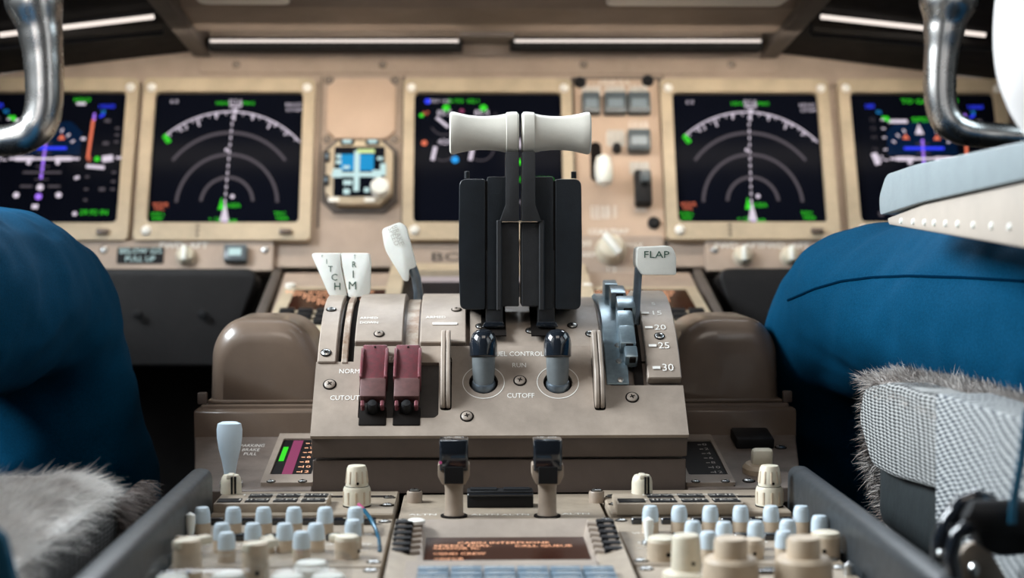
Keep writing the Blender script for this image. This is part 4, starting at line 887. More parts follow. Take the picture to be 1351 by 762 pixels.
for tx, px, py, s_ in (('CABIN INTERPHONE', 664, 715.5, 13.5), ('SPEED DIAL', 610, 719.5, 12), ('CALL QUEUE', 717, 719.5, 12), ('<DOOR IC', 602, 723, 14), ('<GND CREW', 606, 730, 15), ('<OFCR', 592, 737, 15)):
    p = PZ(px, py, 0.0007); vv, ff = glyphs(tx); wd = max(q.x for q in vv) - min(q.x for q in vv)
    tw = {'CABIN INTERPHONE': 122, 'SPEED DIAL': 76, 'CALL QUEUE': 76, '<DOOR IC': 62, '<GND CREW': 70, '<OFCR': 40}[tx]
    hgt = 0.0085; b.text(tx, hgt, p.x, p.y-1.0, 0.0007, sx=tw*p.y/FPX/wd/hgt)
b.pieces('amber_symbol', 'glow_amber', cd)
for sx in (-1, 1):
    rb = B()
    for k in range(6):
        yk = yb_ - 0.004 - k*0.0125
        ln = 0.017
        rb2 = B().box((0, 0, 0), (ln, 0.0032, 0.004), 0.0008, 1).obj('groove_rib', 'stand_light', cd, TR(sx*(sw/2+0.0105), yk+0.004, wz(yk+0.004)+0.0005) @ RZ(-sx*22))
        B().box((0, 0, 0), (0.0120, 0.0088, 0.0050), 0.0012, 2).obj('side_key', 'legend_black', cd, TR(sx*(W/2-0.0065), yk+0.006, wz(yk+0.006)+0.0012))
    screw(cd, TR(sx*(W/2-0.005), Y1-1.0-0.006, 0.009), 0.0034)
p = PZ(549, 688, 0.010); B().lathe([(0.0062, 0), (0.0060, 0.0022), (0.004, 0.003), (0, 0.003)], 20).obj('pale_button', 'label_white', cd, TR(p.x, p.y-1.0, 0.009))
B().box((0, (Y0-1.0+ya-0.003)/2, 0.001), (W*0.80, ya-0.003-(Y0-1.0), 0.003), 0.0008, 1).obj('key_deck', 'stand_light', cd, TR(-0.004, 0, 0))
KEY = B().box((0, 0, 0.002), (0.0185, 0.0095, 0.005), 0.001, 2).mesh('key', 'key_blue')
for j in range(8):
    for i in range(6):
        p = PZ(572 + i*43.5, 748.5, 0.006)
        o = link('key', KEY, cd, TR(p.x, p.y-1.0-j*0.0135, 0.002))
        B().text(('INIT REF', 'RTE', 'DEP ARR', 'ALTN', 'VNAV', 'BRT', 'FIX', 'LEGS', 'HOLD', 'FMC', 'PROG', 'EXEC')[(j*6+i) % 12], 0.0042, 0, 0, 0.0048).pieces('key_lettering', 'print_white', o)

# ---- audio panels
KN = [(0.0056, 0), (0.0056, 0.0070), (0.0053, 0.0078)]
KNOB = B().lathe(KN, 20).mesh('knob', 'knob_beige')
CAP = B().lathe([(0.0052, 0.0074), (0.0056, 0.0080), (0.0054, 0.0135), (0.0050, 0.0162), (0.0047, 0.0164), (0.0046, 0.0172), (0.0040, 0.0180), (0.0, 0.0183)], 20).mesh('cap', 'cap_frost')
BTN = B().box((0, 0, 0.002), (0.0098, 0.0075, 0.0045), 0.0008, 1).mesh('lit_switch', 'black_gloss')
def vknob(par, px, py, o, z=0.0):           # py: picture height of the knob's base centre
    p = PZ(px, py, z) - o; k = link('volume_knob', KNOB, par, TR(p.x, p.y, z)); link('cap', CAP, k); return p
def selector(par, px, py, o, r, hgt, m='knob_cream', rot=0, wing=True, z=0.0):
    p = PZ(px, py, z) - o
    k = B().lathe([(r, 0), (r, hgt*0.80), (r*0.93, hgt*0.85)], 24).obj('selector_knob', 'knob_beige', par, TR(p.x, p.y, z) @ RZ(rot))
    B().lathe([(r*0.97, hgt*0.82), (r*0.93, hgt*0.96), (r*0.8, hgt), (0, hgt)], 24).obj('knob_top', m, k)
    if wing: B().box((0, r*0.25, hgt*0.82), (r*0.75, r*2.5, hgt*0.40), r*0.18).obj('knob_grip', m, k)
    B().lathe([(r*0.15, 0), (r*0.15, 0.0006)], 10).obj('set_screw', 'dark_recess', k, TR(0, -r, hgt*0.32) @ RX(90))
    return k
def audio(sx, label, volt, sel, toggle, btn):
    Yb, Yf = PZ(660, 683, 0).y, PZ(660, 746, 0).y
    o = Vector((sx*(COLX+0.067), (Yb+Yf)/2, 0)); t = thing('audio_panel', label, 'radio panel', TR(*o), 'audio control panels')
    hw = 0.0645
    B().box((0, 0, -0.005), (2*hw, Yb-Yf-0.002, 0.010), 0.0008, 1).obj('plate', 'pedestal_tan', t)
    for px, py in volt: vknob(t, px, py, o)
    for a in sel: selector(t, *a[:2], o, *a[2:])
    for px, py in btn:
        p = PZ(px, py, 0) - o; link('lit_switch', BTN, t, TR(p.x, p.y, 0.0))
    px, py = toggle; p = PZ(px, py, 0) - o
    q = B().lathe([(0.0050, 0), (0.0050, 0.0015), (0.0035, 0.003)], 14).obj('toggle_switch', 'steel', t, TR(p.x, p.y, 0)); B().lathe([(0.0022, 0.002), (0.0034, 0.012), (0.0032, 0.016), (0, 0.018)], 14).obj('toggle_lever', 'lever_white', q, RX(-6))
    b = B(); names = ('VHF', 'HF', 'INT', 'CAB', 'PA', 'SAT', 'SPKR', 'VOR', 'ADF', 'APP')
    for k in range(10): b.text(names[k], 0.0062, -hw+0.014+(k % 5)*0.025, 0.020 - 0.032*(k//5), 0.0003)
    for k in range(5): b.box((-hw+0.012+k*0.025, -0.03, 0.0001), (0.012, 0.0007, 0.0004))
    b.pieces('lettering', 'print_white', t)
    for ux in (-1, 1):
        for uy in (-1, 1): screw(t, TR(ux*(hw-0.0055), uy*((Yb-Yf)/2-0.012), 0), 0.0036)
    return t
volL = [(x, 704) for x in (267, 308, 348, 388, 429, 469)] + [(293, 727), (334, 727), (376, 727), (417, 727), (466, 722), (299, 740), (398, 739)]
selL = [(458, 735, 0.0078, 0.014, 'knob_cream', 70), (247, 733, 0.0058, 0.012, 'knob_cream', 60), (352, 728, 0.0050, 0.010, 'knob_cream', -15)]
audio(-1, 'audio panel with frosted blue knobs beside the lettered white brake paddle', volL, selL, (251, 711), [(287, 691), (328, 691), (368, 691), (408, 691), (449, 691), (487, 691), (316, 712), (440, 712), (358, 713)])
volR = [(x, 702) for x in (858, 896, 937, 977, 1017, 1057)] + [(914, 724), (955, 725), (997, 724), (1039, 722), (1081, 716), (934, 739), (1034, 738)]
selR = [(874, 737, 0.0095, 0.014, 'knob_cream', 15, False), (993, 735, 0.0070, 0.012, 'knob_beige', 0, False), (1090, 734, 0.0088, 0.016, 'knob_cream', -20, False)]
audio(1, 'audio panel with frosted blue knobs beside the big stacked tan knobs', volR, selR, (856, 718), [(842, 690), (881, 690), (921, 690), (960, 690), (998, 690), (1036, 690), (897, 711), (1017, 711), (978, 711)])
# ---- forward radio panels
def radio(sx, label):
    Yb, Yf = 1.212, PZ(660, 682, 0).y
    o = Vector((sx*(COLX+0.067), (Yb+Yf)/2, 0)); t = thing('annunciator_panel', label, 'radio panel', TR(*o), 'annunciator panels in front of the shoulders'); hw = 0.0645
    B().box((0, 0, -0.0035), (2*hw, Yb-Yf-0.001, 0.013), 0.001, 1).obj('plate', 'pedestal_tan', t); z = 0.003
    def loc(px, py, zz): return PZ(px, py, zz) - o
    if sx < 0: a, b_ = loc(262, 664, 0.0095), loc(430, 650, 0.0095)
    else: a, b_ = loc(814, 664, 0.0095), loc(985, 650, 0.0095)
    ya = a.y; yb2 = b_.y; xa, xb = a.x, loc(430 if sx < 0 else 983, 664, 0.0095).x
    xa = max(xa, -hw+0.001); xb = min(xb, hw-0.001)
    B().prism([(xa, ya-0.0), (xb, ya), (xb, yb2), (xa, yb2)], 0.001, 0.0095, 0.001, 2).obj('raised_box', 'pedestal_tan', t)
    n = 4; ww = (xb-xa)/n; hh = (yb2-ya)/2.3
    for i in range(n):
        for j in range(2):
            if j == 1 and (i == 0): continue
            q = B().box((0, 0, 0.0), (ww*0.84, hh*0.78, 0.0012), 0.0003, 1).obj('legend_window', 'legend_black', t, TR(xa+ww*(i+0.5), ya+hh*(0.58+1.08*j), 0.0096))
            if not (i == 0): B().text(('LOW', 'HIGH', 'ADV', 'OFF', 'GND', 'TEST', 'ON')[i*2-1-j], hh*0.42, 0, 0, 0.0009, sx=1.5).obj('legend_text', 'print_dim', q, smooth=0)
    # striped pointer knob standing on the raised box
    px = 305 if sx < 0 else 847
    p = loc(px, 650, 0.0095)
    k = B().lathe([(0.0078, 0), (0.0076, 0.008), (0.0070, 0.0112), (0.0055, 0.0135), (0, 0.014)], 24).obj('pointer_knob', 'knob_cream', t, TR(p.x, p.y, 0.0095))
    B().box((0.0040, -0.0062, 0.0068), (0.0014, 0.0024, 0.0125)).obj('pointer_stripe', 'black_plastic', k); B().box((0.0016, -0.0070, 0.0068), (0.0014, 0.0024, 0.0125)).obj('pointer_stripe', 'black_plastic', k)
    B().box((0, -0.0015, 0.0125), (0.0050, 0.011, 0.004), 0.001).obj('knob_grip', 'knob_cream', k)
    # fluted dual knob
    px = 471 if sx < 0 else 1015
    p = loc(px, 667, z); s_ = (p.y + o.y)/FPX
    R = 18.2*s_
    k = B().lathe([(R, 0), (R, 0.0012), (R*0.99, 0.0125), (R*0.90, 0.0145)], 32).obj('dual_knob', 'knob_cream', t, TR(p.x, p.y, z))
    u = B().lathe([(R*0.84, 0.0135), (R*0.82, 0.016), (R*0.72, 0.0275), (R*0.62, 0.0295), (0, 0.030)], 32).obj('upper_knob', 'knob_cream', k)
    B().lathe([(R*0.86, 0.0138), (R*0.86, 0.0148), (R*0.8, 0.0150)], 28).obj('shadow_gap', 'dark_recess', k)
    B().lathe([(R*1.03, 0), (R*1.03, 0.0008), (R, 0.001)], 28).obj('base_ring', 'dark_recess', k)
    for i in range(10):
        an = 36*i
        B().box((0, 0, 0), (R*0.16, R*0.10, 0.009), R*0.03, 1).obj('flute', 'knob_beige', k, RZ(an) @ TR(0, -R*0.985, 0.0068))
        B().box((0, 0, 0), (R*0.14, R*0.10, 0.009), R*0.03, 1).obj('flute', 'knob_beige', u, RZ(an) @ TR(0, -R*0.765, 0.0215) @ RX(-7))
    B().lathe([(R*0.10, 0), (R*0.10, 0.0008)], 10).obj('set_screw', 'dark_recess', u, TR(0.0012, -R*0.80, 0.0175) @ RX(90))
    for (ux, uy) in (((hw-0.006), -0.014), ((hw-0.006), 0.018)):
        if sx > 0: ux = -ux
        screw(t, TR(ux, uy, z), 0.0036)
        if uy < 0: B().lathe([(0.0060, -0.004), (0.0060, 0.0)], 16).obj('screw_boss', 'pedestal_tan', t, TR(ux, uy, z))
    if sx > 0: screw(t, TR(hw-0.008, -0.01, z), 0.0036)
    q = loc(510 if sx < 0 else 1000, 655, z); B().box((0, 0, 0.0003), (0.05, 0.005, 0.0008)).obj('dark_slot', 'black_gloss', t, TR((0.035 if sx < 0 else 0.03), q.y, z))
radio(-1, 'raised legend box and ribbed cream knob, set below the magenta trim scale'); radio(1, 'raised legend box and ribbed cream knob, set below the dark indicator')
# ---- aft panels
def aft(sx, label):
    Yb, Yf = PZ(660, 747.5, 0).y, 0.74
    o = Vector((sx*(COLX+0.067), (Yb+Yf)/2, 0)); t = thing('radio_panel', label, 'radio panel', TR(*o)); hw = 0.0645
    B().box((0, 0, -0.005), (2*hw, Yb-Yf-0.001, 0.010), 0.0008, 1).obj('plate', 'pedestal_tan', t)
    for ux in (-1, 1): screw(t, TR(ux*(hw-0.006), (Yb-Yf)/2-0.008, 0), 0.0036)
    def big(px, Y, r1, h1, r2, h2):
        p = P(px, 600, Y) - o
        k = B().lathe([(r1*1.02, 0), (r1, h1*0.5), (r1*0.96, h1-0.002), (r1*0.85, h1), (0, h1)], 32).obj('dual_knob', 'knob_beige', t, TR(p.x, p.y, 0))
        B().lathe([(r2, h1-0.001), (r2, h2-0.002), (r2*0.9, h2), (0, h2)], 28).obj('upper_knob', 'knob_beige', k)
        B().lathe([(0.0014, 0), (0.0014, 0.001)], 10).obj('set_screw', 'dark_recess', k, TR(-r1*0.15, -r1*0.985, h1*0.45) @ RX(90)); return k
    if sx > 0:
        big(965, 0.885, 0.0160, 0.0205, 0.0095, 0.0315); big(1061, 0.885, 0.0165, 0.0205, 0.0095, 0.0315)
        p = P(906, 600, 0.925) - o; k = B().lathe([(0.014, 0), (0.014, 0.003), (0.009, 0.005), (0.0085, 0.020), (0.008, 0.0245), (0.007, 0.0255), (0, 0.0255)], 26).obj('pointer_knob', 'knob_cream', t, TR(p.x, p.y, 0)); B().lathe([(0.0011, 0), (0.0011, 0.001)], 10).obj('set_screw', 'dark_recess', k, TR(0.003, -0.0083, 0.010) @ RX(90))
        p = PZ(1010, 752, 0) - o; B().box((0, 0, 0.001), (0.026, 0.010, 0.003), 0.001).obj('display_window', 'black_gloss', t, TR(p.x, p.y-0.006, 0))
        p = PZ(1120, 758, 0) - o; B().lathe([(0.0035, 0), (0.003, 0.006), (0, 0.008)], 12).obj('toggle_switch', 'steel', t, TR(p.x, p.y, 0))
    else:
        for px, Y, r, hh in ((336, 0.915, 0.0080, 0.0240), (246, 0.92, 0.0085, 0.0250)):
            p = P(px, 600, Y) - o; k = B().lathe([(r*1.5, 0), (r*1.5, 0.002), (r, 0.003), (r*0.95, hh-0.002), (r*0.85, hh), (0, hh)], 26).obj('pointer_knob', 'knob_beige', t, TR(p.x, p.y, 0))
            B().box((0, 0.004, hh-0.002), (r*0.8, r*3.0, 0.005), 0.001).obj('knob_grip', 'knob_cream', k, RZ(-40)); B().lathe([(0.0013, 0), (0.0013, 0.001)], 10).obj('set_screw', 'dark_recess', k, TR(0.002, -r*0.97, 0.008) @ RX(90))
        for px, Y in ((225, 0.895), (300, 0.90), (378, 0.895), (432, 0.895), (410, 0.93)):
            p = P(px, 600, Y) - o; B().lathe([(0.010, 0), (0.010, 0.007), (0.0085, 0.0095), (0, 0.010)], 24).obj('push_knob', 'lever_white', t, TR(p.x, p.y, 0))
        for px, w in ((275, 0.066), (407, 0.048)):
            p = P(px, 600, 0.900) - o; ol = rrect(w, 0.062, 0.016, 6)
            n_ = len(ol); b = B(); v = [(x, y, 0.0) for x, y in ol] + [(x, y, 0.012) for x, y in ol] + [(x*0.93, y*0.93, 0.0165) for x, y in ol] + [(x*0.78, y*0.78, 0.018) for x, y in ol]
            f = [[i*n_+k, i*n_+(k+1) % n_, (i+1)*n_+(k+1) % n_, (i+1)*n_+k] for i in range(3) for k in range(n_)] + [[3*n_+k for k in range(n_)]]
            b.add(v, f).obj('clear_cover', 'clear_plastic', t, TR(p.x, p.y, 0))
aft(-1, 'radio panel with clear plastic covers over cream knobs'); aft(1, 'radio panel with large stacked tan knobs')
# ---- loose wires
def wire(label, pts, split):
    p0 = pts[-1]; t = thing('wire', label, 'wire', TR(*p0)); M = TR(*(-p0))
    B().tube(pts[:split+1], 0.0014, 8, M).obj('red_end', 'wire_red', t); B().tube(pts[split:], 0.0015, 8, M).obj('blue_sheath', 'wire_blue', t)
a0, a1 = P(249, 676, 1.10), PZ(204, 727, 0.0); wire('straight thin blue wire with a red tip lying against the guard rail', [a0.lerp(a1, k/5) for k in range(6)], 1)
pts = [P(x, y, Y) for x, y, Y in ((473, 665, 1.09), (480, 672, 1.085), (489, 684, 1.075), (496, 698, 1.06), (500, 712, 1.045))] + [PZ(501, 728, 0.0)]; wire('bowed thin blue wire with a red tip below the ribbed cream knob', pts, 1)

# ================================================================== seats
def strands(n, sampler, length, width, bendz):
    V = np.zeros((n*5, 3)); Fc = []
    for i in range(n):
        p, d = sampler(); d = d/np.linalg.norm(d); L = length*(0.6 + 0.7*rng.random()); w = width*(0.7+0.6*rng.random())
        side = np.cross(d, (0, 0, 1.0)); side += 0.4*rng.normal(size=3); side /= np.linalg.norm(side)+1e-6
        m = p + d*L*0.55 + np.array((0, 0, bendz*0.25)); e = p + d*L + np.array((0, 0, bendz)) + 0.12*L*rng.normal(size=3)
        V[i*5:(i+1)*5] = (p-side*w, p+side*w, m+side*w*0.8, m-side*w*0.8, e); Fc += [[i*5, i*5+1, i*5+2, i*5+3], [i*5+3, i*5+2, i*5+4]]
    b = B(); b.v = [tuple(q) for q in V]; b.f = Fc; b.mi = [0]*len(Fc); return b
def clump(x, y): return math.sin(x*41+1.3*math.sin(y*33)) + math.sin(y*47+1.7*math.sin(x*29))
# seat whose fleece top lies open beside the guard rail
st = thing('pilot_seat', 'pilot seat with pale fleece cover and dark woven side, no belt buckle', 'seat', TR(-0.53, 0.92, -0.42)); MS = TR(0.53, -0.92, 0.42)
b = B(); b.prism(rrect(0.56, 0.46, 0.05, 6, -0.53, 0.875), -0.07, 0.035, 0.022, 4, MS); b.obj('cushion', 'weave_dark', st)
b = B(); b.prism(rrect(0.555, 0.455, 0.06, 6, -0.535, 0.875), 0.024, 0.034, 0.004, 2, MS); b.obj('fleece_base', 'fleece', st)
def smp():
    x = -0.268 - 0.15*rng.random()**1.1; y = 0.65 + 0.465*rng.random(); z = 0.0385
    ex = max(0, 1-(-0.268-x)/0.025); ey = max(0, 1-(1.09-y)/0.05)
    c = clump(x, y)
    z -= 0.012*ex**2 + 0.012*ey**2
    return np.array((x, y, z + 0.004*c*0.5)), np.array((0.8+0.5*math.sin(y*30+x*12)+0.5*ex, 0.25*math.sin(x*37)+0.8*ey, 0.27+0.16*c-0.30*ex-0.5*ey)) + 0.22*rng.normal(size=3)
b = strands(75000, smp, 0.021, 0.0003, -0.003); b.v = [tuple(MS @ Vector(q)) for q in b.v]; b.obj('fleece', 'fleece', st, kind='stuff')
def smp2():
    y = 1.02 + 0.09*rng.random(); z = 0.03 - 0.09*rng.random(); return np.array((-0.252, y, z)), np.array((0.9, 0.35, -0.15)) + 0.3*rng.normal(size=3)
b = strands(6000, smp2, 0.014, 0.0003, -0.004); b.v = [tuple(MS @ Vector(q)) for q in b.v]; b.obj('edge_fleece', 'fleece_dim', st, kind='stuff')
b = B(); b.box((-0.53, 0.87, -0.25), (0.44, 0.36, 0.36), 0.02, 2, MS); b.obj('base', 'leather_dark', st)
b = B(); b.tube([P(-40, 680, 0.72), P(-5, 715, 0.72), P(8, 770, 0.72), P(15, 840, 0.72)], 0.006, 10, MS); b.obj('strap', 'wire_blue', st)
# seat with woven cover and armrest
st2 = thing('pilot_seat', 'pilot seat with grey woven cover, fleece top, armrest and belt buckle', 'seat', TR(0.55, 0.95, -0.42)); MS = TR(-0.55, -0.95, 0.42)
b = B(); b.prism(rrect(0.53, 0.53, 0.05, 8, 0.545, 0.940), -0.02, 0.045, 0.015, 3, MS); b.obj('cushion', 'leather_dark', st2)
b = B(); b.prism(rrect(0.055, 0.53, 0.022, 6, 0.302, 0.940), 0.036, 0.086, 0.012, 3, MS); b.obj('bolster', 'weave_grey', st2)
b = B(); b.prism(rrect(0.50, 0.46, 0.05, 6, 0.545, 0.93), -0.12, 0.02, 0.02, 3, MS); b.obj('underside', 'leather_dark', st2)
Q = Matrix(((0, 0, 1, 0), (1, 0, 0, 0), (0, 1, 0, 0), (0, 0, 0, 1)))
sk = roundpoly([(1.175, 0.086), (1.19, 0.06), (1.15, 0.030), (1.095, 0.031), (0.965, 0.042), (0.965, 0.100), (1.10, 0.097)], 0.012, 4)
b = B(); yz_prism(b, sk, 0.270, 0.300, 0.006, 3, MS); b.obj('side_cover', 'weave_grey', st2)
sk = roundpoly([(0.978, 0.103), (0.975, 0.02), (0.90, -0.05), (0.70, -0.06), (0.70, 0.108)], 0.006, 3)
b = B(); yz_prism(b, sk, 0.266, 0.300, 0.005, 3, MS); b.obj('rear_cover', 'weave_coarse', st2)
b = B(); b.prism(rrect(0.050, 0.51, 0.02, 6, 0.303, 0.94), 0.080, 0.092, 0.005, 2, MS); b.obj('fleece_base', 'fleece_grey', st2)
def smp3():
    if rng.random() < 0.72:
        x = 0.275 + 0.06*rng.random(); y = 0.72 + 0.48*rng.random(); c = clump(x, y); ex = max(0, 1-(x-0.275)/0.03); ey = max(0, 1-(1.19-y)/0.03)
        return np.array((x, y, 0.094 - 0.006*ex)), np.array((-0.5-0.3*ex, 0.25*math.sin(y*31)+0.6*ey, 0.55+0.2*c-0.3*ex)) + 0.3*rng.normal(size=3)
    tt = rng.random(); y = 1.195 - 0.06*max(0, tt-0.45); z = 0.095 - 0.14*tt; x = 0.278 + 0.05*rng.random() + 0.03*max(0, tt-0.5)
    return np.array((x, y, z)), np.array((-0.7, 0.6, -0.25)) + 0.3*rng.normal(size=3)
b = strands(30000, smp3, 0.011, 0.00028, -0.002); b.v = [tuple(MS @ Vector(q)) for q in b.v]; b.obj('fleece', 'fleece_grey', st2, kind='stuff')
b = B(); b.box((0.545, 0.92, -0.27), (0.40, 0.36, 0.32), 0.02, 2, MS); b.obj('base', 'leather_dark', st2)
XA = 0.275
b = B(); yz_prism(b, roundpoly([(1.150, 0.2135), (1.154, 0.2265), (1.135, 0.2425), (1.06, 0.2470), (0.70, 0.2560), (0.70, 0.2400), (1.05, 0.2215)], [0.004, 0.008, 0.008, 0.01, 0.001, 0.001, 0.02], 5), XA, XA+0.062, 0.004, 3, MS); ar = b.obj('armrest', 'armrest_vinyl', st2)
b = B(); yz_prism(b, [(1.142, 0.2115), (1.05, 0.2205), (0.70, 0.2385), (0.70, 0.188), (1.138, 0.2065)], XA+0.003, XA+0.058, 0.0015, 2); b.v = [tuple(MS @ TR(0, 2.0, 0.43) @ Vector(q)) for q in b.v]; b.obj('armrest_shell', 'armrest_shell', ar)
for k, px in enumerate((1187, 1203, 1218, 1231, 1246, 1262, 1283, 1307, 1331)):
    Y = 2100*(XA+0.024)/(px-618.0); q = P(px, 291.5 + (px-1187)*0.055, Y); B().lathe([(0.0024, 0), (0.0018, 0.0012), (0, 0.0016)], 12).obj('rivet', 'lever_white', ar, MS @ TR(XA+0.003, q.y, q.z) @ RY(-90))
# belt buckle and lever beside the seat
YB = 0.80
p = P(1330, 690, YB); bk = thing('belt_buckle', 'black belt buckle lever hooked over a tan bracket beside the woven seat', 'buckle', TR(*p)); M = TR(*(-p))
b = B(); b.tube([P(x, y, YB) for x, y in ((1236, 740), (1240, 715), (1252, 686), (1270, 664), (1290, 656), (1310, 662))], [0.003, 0.0045, 0.005, 0.005, 0.005, 0.004], 12, M); b.obj('hook', 'black_gloss', bk)
b = B(); b.tube([P(x, y, YB-0.01) for x, y in ((1262, 775), (1255, 735), (1262, 705), (1282, 690), (1300, 692))], [0.004, 0.004, 0.004, 0.005, 0.005], 12, M); b.obj('inner_hook', 'black_gloss', bk)
b = B(); b.tube([P(x, y, YB-0.01) for x, y in ((1276, 672), (1290, 680), (1320, 681), (1370, 682))], [0.0055, 0.0085, 0.0088, 0.0088], 18, M); b.obj('barrel', 'black_plastic', bk)
b = B(); xz(b, roundpoly([W2(x, y, YB) for x, y in ((1285, 690), (1368, 690), (1368, 728), (1310, 732), (1290, 718))], 0.005, 3), YB-0.005, YB+0.015, 0.003, 2, M); b.obj('latch_body', 'black_plastic', bk)
b = B(); xz(b, roundpoly([W2(x, y, YB+0.025) for x, y in ((1262, 775), (1258, 735), (1280, 712), (1300, 718), (1335, 775))], 0.006, 3), YB+0.022, YB+0.028, 0.001, 2, M); b.obj('bracket', 'handle_tan', bk)
b = B(); b.lathe([(0.0042, 0), (0.003, 0.002), (0, 0.0025)], 14, M @ TR(*P(1285, 751, YB+0.02)) @ RX(90), sx=0.7); b.obj('bracket_rivet', 'steel', bk)
b = B(); b.lathe([(0.002, 0), (0.0015, 0.001), (0, 0.0015)], 10, M @ TR(*P(1242, 729, YB-0.006)) @ RX(90)); b.obj('hook_rivet', 'steel', bk)
b = B(); b.tube([P(x, y, YB-0.02) for x, y in ((1356, 540), (1349, 600), (1338, 660), (1336, 690))], 0.0035, 10, M, ell=0.5); b.obj('strap', 'wire_blue', bk)

# ================================================================== people (only what the picture shows of them, plus the body that carries it)
def skin(name, m, parent, V, E, Rr, root=0, sub=2):
    me = bpy.data.meshes.new(name); me.from_pydata([tuple(v) for v in V], E, []); me.materials.append(MATS[m])
    o = bpy.data.objects.new(name, me); COL.objects.link(o); o.parent = parent
    md = o.modifiers.new('skin', 'SKIN'); md.use_smooth_shade = True
    if not me.skin_vertices: 
        me.attributes.new('skin', 'FLOAT', 'POINT') if False else None
    return o, md
def sweep(b, joints, seg=28, sub=10):        # smooth tapering limb through joints [(pos, rx, rz)] with Catmull-Rom interpolation
    J = [np.array((*p, a, c)) for p, a, c in joints]; J = [2*J[0]-J[1]] + J + [2*J[-1]-J[-2]]; S_ = []
    for i in range(1, len(J)-2):
        for k in range(sub):
            t = k/sub; S_.append(0.5*((2*J[i]) + (-J[i-1]+J[i+1])*t + (2*J[i-1]-5*J[i]+4*J[i+1]-J[i+2])*t*t + (-J[i-1]+3*J[i]-3*J[i+1]+J[i+2])*t**3))
    S_.append(J[-2]); n = len(S_); v = []; f = []
    pts = [Vector(q[:3]) for q in S_]
    for i, q in enumerate(S_):
        tg = (pts[min(i+1, n-1)] - pts[max(i-1, 0)]).normalized(); sd = Vector((1, 0, 0)); sd = (sd - tg*sd.dot(tg)).normalized(); up = sd.cross(tg)
        for k in range(seg): a = 2*math.pi*k/seg; v.append(pts[i] + sd*math.cos(a)*q[3] + up*math.sin(a)*q[4])
    for i in range(n-1):
        for k in range(seg): f.append([i*seg+k, i*seg+(k+1) % seg, (i+1)*seg+(k+1) % seg, (i+1)*seg+k])
    f.append(list(range(seg))[::-1]); f.append([(n-1)*seg+k for k in range(seg)]); b.add(v, f); return v
